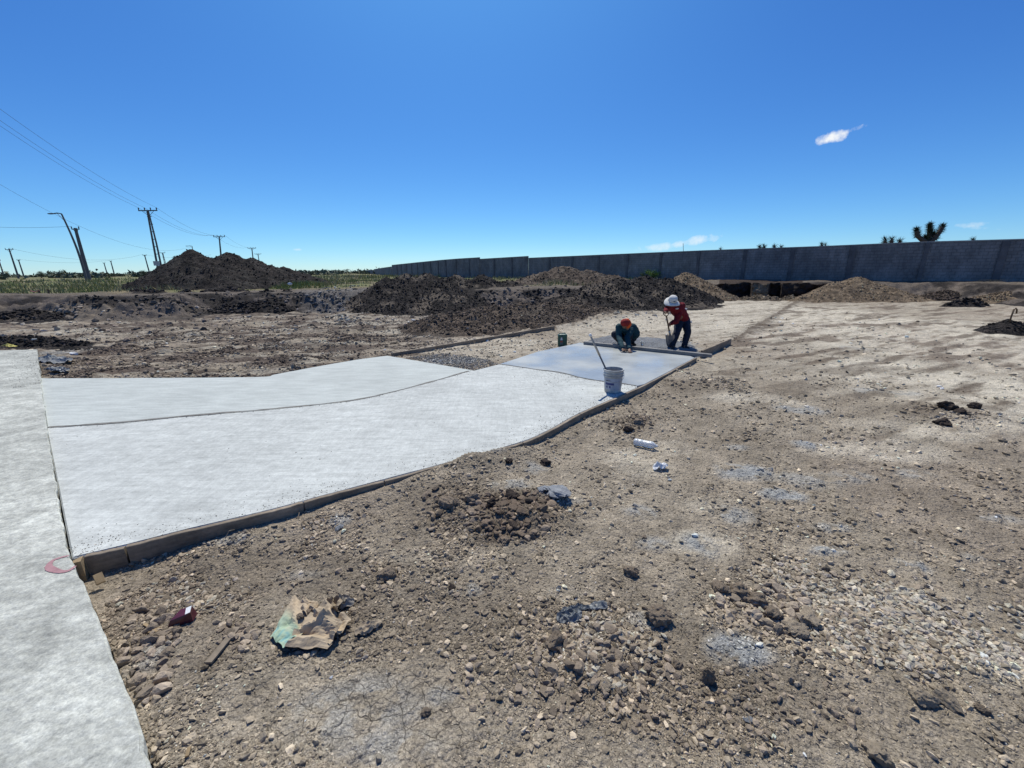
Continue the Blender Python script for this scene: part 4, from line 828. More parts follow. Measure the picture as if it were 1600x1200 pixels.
# cables from beyond the left edge to the tall twin-legged pole
Z_ = ARM['Z']
for i in (0, 1, 3): wire(Z_[i]+np.array([0, 0, -.15*i]), ARM['A'][i], .9, ['uppermost', 'middle', '', 'lowest'][i]+' of three cables sloping in from the left edge to the tallest pole', .03)
for i in (0, 1, 3): wire(ARM['A'][i], ARM['B'][i], 1.6, ['uppermost', 'middle', '', 'lowest'][i]+' of three thin cables between the tallest pole and the pole behind the heap', .035, 'cables over the black heap')
for i in (0, 3): wire(ARM['B'][i], ARM['C'][i], 1.5, ['upper', '', '', 'lower'][i]+' thin cable between the two crossarm poles right of the heap', .04, 'cables right of the heap')
wire(R(-80, 350, 80), ARM['E'][0], .4, 'level cable running from the left edge to the thick pole', .04)
wire(R(-80, 240, 62), R(300, 385, 140), 5.5, 'faint long cable passing above the street lamps', .035)
wire(ARM['F'][1], ARM['K'][0], 3.2, 'faint cable low over the field towards the small pole', .055)
wire(ARM['K'][0], R(330, 398, 190), 1.5, 'faint cable from the small pole into the black heap', .05)
wire(ARM['G'][0], ARM['J'][0], 1.6, 'faintest low cable near the horizon at the left', .06)
# sign board on its own post
sr = empty('sign', R(247, 426, 60), 'small blank grey sign board standing beside the tallest pole', 'sign')
MB().box(R(244.5, 411.5, 60), (.85, .05, .62)).build('sign_board', MT['sign'], sr)
MB().tube([R(246, 415, 60.1), R(248, 430, 60.1)], .05, 6).build('post', MT['polec'], sr)

# ------------------------------------------------------------------ vegetation
def leaves(c, rad, n, size, col, seed, gaps=.45, elong=1.0, up_=.3):
    rs = np.random.default_rng(seed); c = np.array(c); rad = np.array(rad)
    nb = 14; cl = rs.normal(size=(nb, 3)); cl /= np.linalg.norm(cl, axis=1)[:, None]; cl *= rs.uniform(.25, .85, (nb, 1)); ci = rs.integers(0, nb, n)
    p = cl[ci]+rs.normal(0, .20, (n, 3)); p = p*rad+c
    d = rs.normal(size=(n, 3)); d[:, 2] += up_; d /= np.linalg.norm(d, axis=1)[:, None]; e = np.cross(d, rs.normal(size=(n, 3))); e /= np.linalg.norm(e, axis=1)[:, None]
    s = size*rs.uniform(.6, 1.4, (n, 1)); V = np.stack([p-e*s*.35, p+d*s*elong, p+e*s*.35, p-d*s*elong*.5], 1).reshape(-1, 3); Fq = np.arange(n*4).reshape(-1, 4)
    C = np.repeat(np.clip(np.array(col)[None]*rs.uniform(.6, 1.45, (n, 1))*rs.uniform(.75, 1.25, (nb, 1))[ci], .01, .5), 4, axis=0); return V, Fq, C
def bush(px, pyt, wpx, D, label, col=(.075, .09, .05), n=700, seed=0, name='tree', cat='tree', group='scrub trees on the horizon'):
    t = R(px, pyt, D); k = ppm(t); w_ = wpx/k/2; zb = 1.0; h = t[2]-zb; root = empty(name, (t[0], t[1], zb), label, cat, group)
    m = MB()
    for q in range(3):
        a = q*2.1+seed; m.tube([(t[0], t[1], zb-.2), (t[0]+math.cos(a)*w_*.2, t[1]+math.sin(a)*w_*.2, zb+h*.35), (t[0]+math.cos(a)*w_*.45, t[1]+math.sin(a)*w_*.45, zb+h*.7)], [h*.04, h*.03, h*.012], 5)
    m.build('trunk', MT['bark'], root)
    V, Fq, C = leaves((t[0], t[1], zb+h*.55), (w_, w_*.8, h*.5), n, h*.07, col, seed)
    npmesh('crown', V, Fq, MT['leaf'], root, smooth=False, col=C)
for i, (px, py, wd, D, lb) in enumerate([(9, 426, 14, 150, 'round scrub tree behind the pole at the left edge'), (62, 424.5, 14, 150, 'leftmost scrub tree of the clump left of the street lamp'), (77, 424, 14, 155, 'middle scrub tree of the clump left of the street lamp'),
    (95, 422.5, 18, 150, 'widest scrub tree of the clump left of the street lamp'), (120, 424.5, 14, 160, 'pale scrub tree between clump and street lamp'), (155, 425.5, 12, 160, 'low scrub tree just right of the thick pole'), (176, 426, 16, 170, 'low scrub tree at the foot of the two small poles'),
    (199, 425, 18, 165, 'broad low scrub tree left of the darker one'), (224, 422, 16, 140, 'dark round tree left of the tallest pole'), (243, 424, 10, 150, 'small tree behind the blank sign board'), (466, 421.5, 22, 250, 'broad tree on the skyline right of the black heaps'),
    (506, 420, 12, 260, 'taller skyline tree left of the far end of the wall'), (522, 421, 12, 280, 'skyline tree beside the taller one'), (541, 420.5, 14, 250, 'skyline tree nearest the far end of the wall'), (560, 421, 9, 250, 'small skyline tree at the far end of the wall'), (483, 422.5, 8, 280, 'tiny tree between the skyline trees')]):
    bush(px, py, wd, D, lb, seed=i+1)
bush(1021, 419, 26, 40, 'bright green leafy shrub at the foot of the wall', (.13, .21, .05), 900, 40, 'shrub', 'shrub', None)
bush(1552, 436, 46, 25, 'dry grey-green bush on the right bank', (.10, .095, .065), 1500, 41, 'shrub', 'shrub', None)
bush(1004, 425, 12, 41, 'small weed clump left of the leafy shrub', (.13, .17, .05), 300, 42, 'shrub', 'shrub', None)
def scrubline():
    rs = np.random.default_rng(5); VV = []; FF = []; CC = []; k = 0
    for i in range(150):
        az = rs.uniform(-1.0, -.17); r = rs.uniform(170, 380); c = (r*math.sin(az), r*math.cos(az), 1.4); V, Fq, C = leaves(c, (rs.uniform(4, 9), 4, rs.uniform(1.0, 2.1)), 130, .9, (.12, .135, .09), i+300)
        VV.append(V); FF.append(Fq+k); CC.append(C); k += len(V)
    o = npmesh('scrub', np.vstack(VV), np.vstack(FF), MT['leaf'], smooth=False, col=np.vstack(CC)); tag(o, kind='stuff')
scrubline()
def grass():
    rs = np.random.default_rng(9); n = 60000
    az = rs.uniform(-1.0, .42, n); r = 24*np.exp(rs.uniform(0, math.log(5), n)); x = r*np.sin(az); y = r*np.cos(az)
    d = segdist(PAD, x, y); ok = (~inside(PAD, x, y)) & (d > 3.2+6*fbm(x*.2, y*.2, 70, 3)) & (fbm(x*.4, y*.4, 71, 3) > .38)
    ex = []
    for (a, b, s, q) in [(262, 449, .9, 900), (300, 451, .8, 900), (324, 450, .8, 700), (470, 447, 1.0, 700), (455, 448, .8, 400), (1000, 429, 1.3, 900), (1035, 430, 1.2, 800), (972, 430, 1.0, 500)]:
        c = G(a, b, 1.0); ex.append(np.column_stack([c[0]+rs.normal(0, s, q), c[1]+rs.normal(0, s, q)]))
    ex = np.vstack(ex); x = np.concatenate([x[ok], ex[:, 0]]); y = np.concatenate([y[ok], ex[:, 1]]); n = len(x); r = np.hypot(x, y)
    z = ground_z(x, y); hh = rs.uniform(.08, .30, n)*(.25+1.3*ss(.35, .7, fbm(x*.22, y*.22, 72, 3))); hh[r > 60] *= 1.6; wd = .012*r/12
    a = rs.uniform(0, 6.28, n); e = np.stack([np.cos(a), np.sin(a), a*0], -1); ln = rs.normal(0, .3, (n, 2))*hh[:, None]
    B = np.stack([x, y, z-.02], -1); tip = B+np.column_stack([ln, hh])
    V = np.stack([B-e*wd[:, None], B+e*wd[:, None], tip], 1).reshape(-1, 3); Fq = np.arange(n*3).reshape(-1, 3)
    g = fbm(x*.25, y*.25, 73, 3); c = np.array([.24, .26, .09])[None]*ss(.62, .4, g)[:, None]+np.array([.38, .33, .17])[None]*ss(.4, .62, g)[:, None]
    C = np.repeat(c*rs.uniform(.6, 1.3, (n, 1)), 3, axis=0); o = npmesh('grass', V, Fq, MT['leaf'], smooth=False, col=C); tag(o, kind='stuff')
grass()
def yucca(limbs, D, label, seed, lens=.62, nl=170, base=None):
    """limbs: list of pixel polylines with a crown at the last point"""
    b = R(*limbs[0][0], D); zb = 1.0; root = empty('yucca_tree', (b[0], b[1], zb), label, 'yucca', 'yuccas showing over the wall'); rs = np.random.default_rng(seed)
    m = MB(); m.tube([(b[0], b[1], zb-.3), b], [.34, .27], 8)
    for q, l in enumerate(limbs):
        P = [R(*p, D+.25*((q % 2)-.5)*min(i, 1)) for i, p in enumerate(l)]; m.tube(P, list(np.linspace(.19, .14, len(P))), 8)
    m.build('trunk', MT['bark'], root)
    for l in limbs:
        p1 = R(*l[-1], D); p0 = R(*l[-2], D); d = nrm(p1-p0); n = nl
        t = rs.uniform(-.55, .18, n); c = p1[None]+d[None]*t[:, None]*.9
        v = rs.normal(size=(n, 3)); v /= np.linalg.norm(v, axis=1)[:, None]; v = v+d[None]*(.35+1.2*(t+.4))[:, None]; v /= np.linalg.norm(v, axis=1)[:, None]
        e = np.cross(v, rs.normal(size=(n, 3))); e /= np.linalg.norm(e, axis=1)[:, None]; L_ = lens*rs.uniform(.7, 1.1, (n, 1))
        V = np.stack([c-e*.022, c+e*.022, c+v*L_], 1).reshape(-1, 3); C = np.repeat(np.array([.05, .065, .04])[None]*rs.uniform(.6, 1.4, (n, 1)), 3, axis=0)
        npmesh('crown', V, np.arange(n*3).reshape(-1, 3), MT['leaf'], root, smooth=False, col=C)
yucca([[(1448, 379), (1441, 375), (1434, 369), (1432.5, 361)], [(1449, 379), (1452, 372), (1453, 354)], [(1450, 379), (1459, 374), (1466, 366), (1472, 355)], [(1447, 379), (1446.5, 372.5)], [(1456, 376), (1461, 371), (1459, 367)]], 36, 'big three-armed yucca rising above the wall at right', 1, .42, 420)
for i, (px, py, b, D, lb) in enumerate([(1383, 374.5, 386, 48, 'small yucca tuft, leftmost of three left of the big yucca'), (1393, 374, 386, 46, 'round yucca tuft, middle of three left of the big yucca'), (1406, 377, 386, 48, 'low yucca tuft, rightmost of three left of the big yucca'), (1284, 382, 390, 60, 'lone small yucca tuft above the middle of the wall'), (1289.5, 383.5, 390, 62, 'smaller tuft touching the lone yucca tuft'),
    (1187, 385.5, 396, 60, 'left yucca tuft of the dark group above the trench'), (1194, 385, 396, 60, 'second yucca tuft of the dark group above the trench'), (1210, 384.5, 396, 58, 'yucca tuft right of the dark pair above the trench'), (1220.5, 386, 396, 60, 'smallest yucca tuft at the right of the group above the trench'), (1126, 389.5, 398, 70, 'single far tuft above the wall left of the trench'), (1520, 374.5, 383, 52, 'low tuft just visible on the wall top at right')]):
    yucca([[(px, b), (px, py+1.5)]], D, lb, i+10, .62, 160)

# ------------------------------------------------------------------ form boards and timber
def board(poly, w_, z0, z1, name, label, m, k0, k1, side=1, wob=.004):
    P = np.array(poly[k0:k1+1]); V = []; Fs = []; n = len(P); off = []
    for i in range(n):
        d = P[min(i+1, n-1)]-P[max(i-1, 0)]; d /= np.linalg.norm(d); nn = np.array([d[1], -d[0]])*side; a = P[i]+nn*.004; b = P[i]+nn*(.004+w_); zz = random.uniform(-wob, wob)
        c = .004
        for (q, z) in ((a, z0), (a, z1-c+zz), (a+nn*c, z1+zz), (b-nn*c, z1+zz), (b, z1-c+zz), (b, z0)): V.append((q[0], q[1], z))
        if i:
            for j in range(6): Fs.append(((i-1)*6+j, i*6+j, i*6+(j+1) % 6, (i-1)*6+(j+1) % 6) if side > 0 else ((i-1)*6+j, (i-1)*6+(j+1) % 6, i*6+(j+1) % 6, i*6+j))
    Fs += [tuple(range(6)), tuple(range(n*6-1, n*6-7, -1))]
    o = npmesh(name, V, Fs, m, loc=(*P[0], 0), smooth=False); return tag(o, label, 'form board', 'timber form boards around the slab')
def eidx(px): 
    t = G(px, 0, T) ; best = min(range(len(EDGE)), key=lambda i: abs(800+F*(np.dot(np.array([*EDGE[i], T])-[0, 0, H], rt))/(np.dot(np.array([*EDGE[i], T])-[0, 0, H], fw))-px)); return best
cuts = [137, 197, 480, 605, 725, 818, 905, 1020, 1086]
lbs = ['short first form board at the corner by the old slab', 'long form board with a bright top edge, second from the old slab', 'form board in the middle of the curve, left of the dirt-covered one', 'form board half buried in dirt at the bend', 'thin form board just past the buried bend', 'form board left of the white bucket', 'form board under the white bucket', 'form board right of the white bucket up to the screed plank']
for (a, b, lb) in zip(cuts[:-1], cuts[1:], lbs):
    ia, ib = eidx(a), eidx(b)
    if ib > ia:
        P = [np.array(EDGE[i]) for i in range(ia, ib+1)]; d = P[-1]-P[-2]; P[-1] = P[-1]-d/np.linalg.norm(d)*.012
        w_ = .038; board([tuple(p) for p in P], w_, -.06, T+.006, 'form_board', lb, MT['wood'], 0, len(P)-1, 1)
def plank(a, b, w_, h, name, label, m, cat, jit=.002, group=None):
    a = np.array(a, float); b = np.array(b, float); o = MB().bar(a, b, w_, h, jit=jit).build(name, m, loc=tuple(a)); return tag(o, label, cat, group)
a = G(1096, 553, .1); b = G(1141, 533.5, .1); plank(a+[0, 0, -.02], b+[0, 0, -.02], .05, .2, 'form_board', 'form board beyond the screed plank, running on along the lane', MT['wood'], 'form board', group='timber form boards around the slab')
a = G(612, 556, .045); b = G(740, 534.3, .045); plank(a, b, .04, .13, 'form_board', 'nearer form board on the left side of the empty lane', MT['wood'], 'form board', group='timber form boards around the slab')
a = G(741.5, 534, .045); b = G(866, 512, .045); plank(a, b, .04, .13, 'form_board', 'farther form board on the left side of the empty lane', MT['wood'], 'form board', group='timber form boards around the slab')
a = G(913, 535.5, .17); b = G(1112, 556, .17); plank(a, b, .10, .075, 'screed_plank', 'long wet screed plank laid across the slab before the workers', MT['woodgrey'], 'plank', .001)
# corner stake, peg under the board, splinters
def chunk(pts, h, name, label, m, cat, z0=None, up_=None):
    b = np.array([*p, 0] if len(p) == 2 else p for p in [pts[0]]) if False else None
    P = [np.array(p, float) for p in pts]; n = len(P); V = [tuple(p) for p in P]+[tuple(p+np.array([0, 0, h])) for p in P]
    Fs = [tuple(range(n-1, -1, -1)), tuple(range(n, 2*n))]+[(i, (i+1) % n, n+(i+1) % n, n+i) for i in range(n)]
    return tag(npmesh(name, V, Fs, m, loc=tuple(P[0]), smooth=False), label, cat)
chunk([G(116, 882, .12)*[1, 1, 0]+[0, 0, -.05], G(125, 909, 0)*[1, 1, 0]+[0, 0, -.05], G(136, 906, 0)*[1, 1, 0]+[0, 0, -.05], G(131, 872, .13)*[1, 1, 0]+[0, 0, -.05]], .20, 'wooden_stake', 'split wooden corner stake between old slab and first form board', MT['woodend'], 'stake')
q = G(157, 908, .05); plank(G(152, 897, .09), G(158, 911, .045), .045, .02, 'wooden_peg', 'small pale wooden peg under the first form board', MT['woodend'], 'peg', 0)
def on(px, py, dz=0): c = G(px, py, .03); c[2] = gz(c); c = G(px, py, c[2]); c[2] = gz(c)+dz; return c
plank(on(326, 1040, .012), on(372, 985, .015), .035, .012, 'wood_splinter', 'flat grey wood splinter lying left of the paper bag', MT['wood'], 'splinter', .002)
plank(on(226, 978, .01), on(247, 990, .012), .014, .008, 'wood_splinter', 'bright yellow wood splinter near the maroon carton', MT['woodend'], 'splinter', .001)
plank(on(232, 990, .01), on(252, 984, .01), .010, .006, 'wood_splinter', 'thin yellow sliver crossing the bright splinter', MT['woodend'], 'splinter', .001)
plank(on(293, 1185, .012), on(297, 1172, .014), .014, .01, 'wood_splinter', 'tiny orange wood chip at the bottom left', MT['woodend'], 'splinter', 0)
for i, (a, b) in enumerate([((352, 844), (368, 834)), ((288, 851), (300, 838)), ((466, 812), (475, 795)), ((355, 851), (395, 832))]):
    a_ = on(*a, .01); b_ = on(*b, .04); o = MB().tube([a_, (a_+b_)/2+[0, 0, .03], b_], [.003, .003, .002], 5).build('dry_twig', MT['wood'], loc=tuple(a_)); tag(o, ['dry twig leaning below the second form board', 'short twig close to the first form board', 'dry twig where the second form board ends', 'longest twig lying in the form board shade'][i], 'twig')
for i, pts in enumerate([[(1180, 1160), (1168, 1120), (1120, 1062)], [(1122, 1150), (1128, 1178), (1126, 1200)], [(770, 1085), (745, 1060), (752, 1040)]]):
    P = [on(*p, .008) for p in pts]; P = [(P[0]+(P[1]-P[0])*t) for t in (0, .5)]+[P[1], (P[1]+P[2])/2+[.01, 0, 0], P[2]]; o = MB().tube(P, .0018, 4).build('dry_stalk', MT['wood'], loc=tuple(P[0])); tag(o, ['long bent dry stalk below the tall clod', 'short dry stalk at the bottom edge', 'fine dry stalk left of the clod pair'][i], 'stalk')
# ------------------------------------------------------------------ wet mix heap in the lane where the mason works
def mix_patch():
    poly = [G(*p, .05)[:2] for p in [(918, 530), (945, 524), (985, 527), (1030, 528), (1060, 531), (1090, 540), (1102, 549), (1090, 556), (1000, 546), (930, 536)]]
    x0, x1 = min(p[0] for p in poly)-.3, max(p[0] for p in poly)+.3; y0, y1 = min(p[1] for p in poly)-.3, max(p[1] for p in poly)+.3
    X, Y = np.meshgrid(np.arange(x0, x1, .03), np.arange(y0, y1, .03), indexing='ij'); nx, ny = X.shape; x, y = X.ravel(), Y.ravel()
    d = segdist(poly, x, y); ins_ = inside(poly, x, y); d = np.where(ins_, d, -d)+(fbm(x*2, y*2, 81, 3)-.5)*.3; w1, i1 = worley(x*9, y*9, 82)
    z = -.03+.13*ss(-.1, .35, d)+.05*(fbm(x*3, y*3, 83, 4)-.5)*ss(-.05, .2, d)+.035*(.5-w1)*i1*ss(-.05, .2, d)
    for q in (slabC,): z = np.where(inside(q, x, y), np.minimum(z, .10), z)
    n = fbm(x*3, y*3, 84, 4); c = np.array([.085, .09, .10])[None]*(1-n[:, None])*1.2+np.array([.24, .245, .25])[None]*n[:, None]**1.4
    i = np.arange(nx-1)[:, None]*ny; j = np.arange(ny-1)[None, :]; Fq = np.stack([i+j, i+ny+j, i+ny+j+1, i+j+1], -1).reshape(-1, 4)
    o = npmesh('wet_mix_pile', np.stack([x, y, z], -1), Fq, MT['splash'], loc=(poly[3][0], poly[3][1], 0), col=c); tag(o, 'spread of dark wet concrete mix where the workers stand', 'concrete mix', kind='stuff')
mix_patch()
def gravel_patch(pts, label, seed):
    poly = [G(*p, .02)[:2] for p in pts]; rs = np.random.default_rng(seed); a = np.array(poly); n = 5200
    x = rs.uniform(a[:, 0].min(), a[:, 0].max(), n); y = rs.uniform(a[:, 1].min(), a[:, 1].max(), n); k = inside(poly, x, y) & off_slab(x, y); x, y = x[k], y[k]
    V, Fq, C = stones(np.stack([x, y, ground_z(x, y)], -1), rs.uniform(.008, .026, len(x)), soil_tint(len(x), (.16, .16, .155), .4), 1)
    o = npmesh('crushed_stone', V, Fq, MT['stone'], smooth=False, col=C); tag(o, kind='stuff')
gravel_patch([(632, 558), (700, 552), (760, 562), (780, 568), (742, 580), (680, 570)], '', 3)

# ------------------------------------------------------------------ people
def remesh(mb, name, m, parent, vox, smooth_it=3, disp=None):
    o = mb.build(name, m, parent, smooth=True)
    r = o.modifiers.new('r', 'REMESH'); r.mode = 'VOXEL'; r.voxel_size = vox; r.use_smooth_shade = True
    s = o.modifiers.new('s', 'SMOOTH'); s.factor = .5; s.iterations = smooth_it
    if disp:
        tx = bpy.data.textures.new(name+'_folds', 'CLOUDS'); tx.noise_scale = disp[0]; d = o.modifiers.new('d', 'DISPLACE'); d.texture = tx; d.strength = disp[1]; d.mid_level = .5; d.texture_coords = 'LOCAL'
    bpy.context.view_layer.update(); dg = bpy.context.evaluated_depsgraph_get(); me = bpy.data.meshes.new_from_object(o.evaluated_get(dg)); me.name = name
    o.modifiers.clear(); o.data = me; me.polygons.foreach_set('use_smooth', np.ones(len(me.polygons), bool)); return o
def limb(m, pts, rad, n=12):
    pts = [np.array(p, float) for p in pts]
    for i in range(len(pts)-1):
        m.tube([pts[i], pts[i+1]], [rad[i], rad[i+1]], n); 
    for p, r in zip(pts, rad): m.ball(p, r, n=7)
def hand(m, wrist, fwd, side_, curl, sc=1., grip=None):
    """palm, four fingers of different length bent at the knuckles, thumb from the side"""
    f = nrm(fwd); s = nrm(np.cross(np.cross(f, side_), f)); nn = nrm(np.cross(f, s)); w_ = np.array(wrist, float); pal = w_+f*.075*sc
    m.ball(w_+f*.045*sc, np.array([.048, .040, .019])*sc, np.array([f, s, nn]).T, 7)
    for i, (o_, l) in enumerate([(.030, .036), (.011, .042), (-.009, .039), (-.028, .030)]):
        p = w_+f*.082*sc+s*o_*sc; d = f; q = [p]
        for j in range(3):
            a = curl*(.7+.25*j); d = nrm(d*math.cos(a)+nn*math.sin(a)); p = p+d*l*sc*(.85-.15*j); q.append(p)
        limb(m, q, [.0095*sc, .009*sc, .0085*sc, .0075*sc], 8)
    p = w_+f*.02*sc+s*.034*sc; d = nrm(f*.6+s*.8+nn*.2); q = [p, p+d*.034*sc, p+nrm(d+f*.5+nn*curl)*.06*sc]; limb(m, q, [.013*sc, .0115*sc, .009*sc], 8)
def head(m, c, face, upv, r=.10):
    f = nrm(face); u = nrm(np.cross(np.cross(f, upv), f)); s = np.cross(f, u); c = np.array(c); rot = np.array([f, s, u]).T
    m.ball(c+u*.02, (r*.95, r*.76, r*1.02), rot, 12); m.ball(c-u*.055+f*.025, (r*.62, r*.52, r*.62), rot, 10)
    m.ball(c+f*r*.98-u*.012, (.018, .012, .022), rot, 6); m.ball(c+f*r*.86-u*.055, (.014, .026, .008), rot, 6)
    for k in (-1, 1): m.ball(c+s*k*r*.78-u*.005, (.016, .008, .03), rot, 6); m.ball(c+f*r*.86+s*k*.032+u*.012, (.010, .014, .009), rot, 6)
def shoe(m, ank, toe):
    ank = np.array(ank); toe = np.array(toe); d = nrm((toe-ank)*[1, 1, 0]); zf = toe[2]
    a = np.array([ank[0], ank[1], zf]); limb(m, [a-d*.05+[0, 0, .035], a+d*.08+[0, 0, .04], a+d*.18+[0, 0, .03]], [.042, .045, .036]); limb(m, [ank+[0, 0, .04], a+[0, 0, .05]], [.05, .045])
def person_standing():
    J = lambda x, y, d: R(940+x/10., 450+y/10., d)
    zf = .075
    fl = G(1050, 545, zf); fr = G(1070, 545, zf)
    root = empty('person', (fl+fr)/2, 'person in a white brimmed hat and red sweatshirt bending over a shovel', 'person')
    pel = J(1265, 485, 10.32); hl = pel+[-.085, -.02, -.04]; hr = pel+[.085, .02, -.04]; al = fl+[0, .03, .08]; ar = fr+[0, .05, .08]
    kl = (hl+al)/2+[-.03, -.14, .02]; kr = (hr+ar)/2+[.03, -.10, .02]
    chest = J(1170, 325, 10.02); shl = J(1075, 290, 9.90); shr = J(1245, 285, 10.06); neck = J(1125, 262, 9.90); hd = J(1105, 215, 9.80)
    hndL = J(1000, 378, 9.62); elL = J(1012, 330, 9.78); hndR = J(1068, 560, 9.72); elR = J(1165, 520, 9.88)
    b = MB(); limb(b, [pel, (pel+chest)/2, chest, neck, hd], [.13, .135, .14, .06, .06]); limb(b, [shl, chest, shr], [.075, .12, .075])
    for h_, k_, a_ in ((hl, kl, al), (hr, kr, ar)): limb(b, [h_, k_, a_], [.088, .058, .042]); limb(b, [a_, a_+[0, -.09, -.045]], [.042, .035])
    limb(b, [shl, elL, hndL], [.055, .042, .028]); limb(b, [shr, elR, hndR], [.055, .042, .028])
    face = nrm(np.array([-.35, -.65, -.75])); upv = nrm(np.array([-.2, -.75, .75])); head(b, hd, face, upv)
    sh = nrm(J(1070, 740, 9.88)-J(1005, 385, 9.60)); hand(b, hndL+[.01, .03, .03], (-.1, -.75, -.5), (1, 0, 0), .75); hand(b, hndR+[.04, .05, .02], (-.8, -.5, -.35), sh, .75)
    remesh(b, 'body', MT['skin'], root, .0075)
    m = MB(); limb(m, [pel+[0, -.01, .03], (pel+chest)/2+[.01, .02, .02], chest+[.01, .02, .01], chest*.35+neck*.65+[0, .03, 0]], [.15, .16, .165, .10]); limb(m, [shl, chest, shr], [.095, .15, .10])
    limb(m, [shl, elL, hndL+(elL-hndL)*.15], [.088, .066, .048]); limb(m, [shr, (shr+elR)/2, elR, hndR+(elR-hndR)*.12], [.095, .082, .068, .05]); remesh(m, 'sweatshirt', MT['red'], root, .011, 2, (.09, .03))
    m = MB(); limb(m, [pel+[0, 0, -.02], pel+[0, 0, .03]], [.15, .145])
    for h_, k_, a_ in ((hl, kl, al), (hr, kr, ar)): limb(m, [h_, (h_+k_)/2, k_, (k_+a_)/2, a_+[0, 0, -.01]], [.118, .100, .084, .080, .070])
    remesh(m, 'trousers', MT['jeans'], root, .011, 2, (.08, .028))
    for f_, a_ in ((fl, al), (fr, ar)): m = MB(); shoe(m, a_, f_+[.02 if f_ is fr else -.02, -.1, 0]); remesh(m, 'boot', MT['boot'], root, .009, 2)
    # hat: crown and a wide floppy brim
    ax = nrm(np.array([-.03, -.50, .86])); c = hd+ax*.045; m = MB()
    m.lathe([(.104, -.03), (.106, .02), (.098, .065), (.080, .095), (.045, .110), (.005, .113)], c, ax, 28); m.build('hat_crown', MT['hat'], root, smooth=True)
    m = MB(); V = []; Fs = []; a_ = nrm(np.cross(ax, [0, 1, .01])); b_ = np.cross(ax, a_); n = 36; prof = [(.103, -.012), (.13, -.026), (.16, -.044), (.184, -.062), (.184, -.068), (.16, -.052), (.13, -.034), (.103, -.024)]
    for i, (r_, h_) in enumerate(prof):
        for j in range(n): t = 2*math.pi*j/n; V.append(c+a_*math.cos(t)*r_+b_*math.sin(t)*r_+ax*(h_-.028*math.cos(2*t)*(r_-.103)/.08))
    k = len(prof)
    for i in range(k):
        for j in range(n): Fs.append((i*n+j, i*n+(j+1) % n, ((i+1) % k)*n+(j+1) % n, ((i+1) % k)*n+j))
    m.add(V, Fs); m.build('hat_brim', MT['hat'], root, smooth=True)
    m = MB(); fd = nrm(np.array([0, -1, 0])-ax*(-ax[1])); m.ball(c+fd*.113+ax*.035, (.03, .008, .012), np.array([nrm(np.cross(fd, ax)), fd, ax]).T, 6); m.build('hat_emblem', MT['hatband'], root)
    m = MB(); f2 = nrm(np.array([-.2, -1, -.1])); cc = chest+[-.06, -.185, .02]; m.ball(cc, (.045, .012, .018), n=6); m.build('shirt_print', MT['white'], root)
    # shovel
    t = J(1003, 392, 9.60); e = J(1068, 730, 9.84); tip = J(1098, 945, 9.94); sr = empty('shovel', tip, 'long-handled shovel with a steel blade dug in by the standing worker', 'shovel')
    d = nrm(e-t); MB().tube([t+d*.08, e+d*.06], [.017, .019], 10).build('handle', MT['handled'], sr)
    sdx = np.array([1, 0, 0.]); m = MB(); g = t+d*.10; m.tube([g, g-sdx*.05-d*.05, g-sdx*.055-d*.11], .011, 8); m.tube([g, g+sdx*.05-d*.05, g+sdx*.055-d*.11], .011, 8); m.tube([g-sdx*.062-d*.11, g+sdx*.062-d*.11], .014, 8); m.build('grip', MT['boot'], sr)
    m = MB(); V = []; Fs = []; nn = nrm(np.cross(sdx, d)); d2 = nrm(tip-e); nu, nv = 9, 9; ln = np.linalg.norm(tip-e)+.02
    for kk, o_ in enumerate((0, .004)):
        for i in range(nv):
            v = i/(nv-1); wv = .115*(1 if v < .7 else math.sqrt(max(.02, 1-((v-.7)/.3)**2)))
            for j in range(nu): u_ = (j/(nu-1)-.5)*2; V.append(e+d2*ln*v+sdx*u_*wv+nn*(.03*u_*u_-.03+o_+.02*math.sin(v*2)))
        for i in range(nv-1):
            for j in range(nu-1): q = kk*nu*nv+i*nu+j; Fs.append((q, q+1, q+nu+1, q+nu) if kk else (q, q+nu, q+nu+1, q+1))
    for i in range(nv-1):
        for j in (0, nu-1): q = i*nu+j; Fs.append((q, q+nu, q+nu+nu*nv, q+nu*nv))
    m.add(V, Fs); m.tube([e-d*.12, e+d*.03], [.022, .026], 10); m.build('blade', MT['steel'], sr, smooth=True)
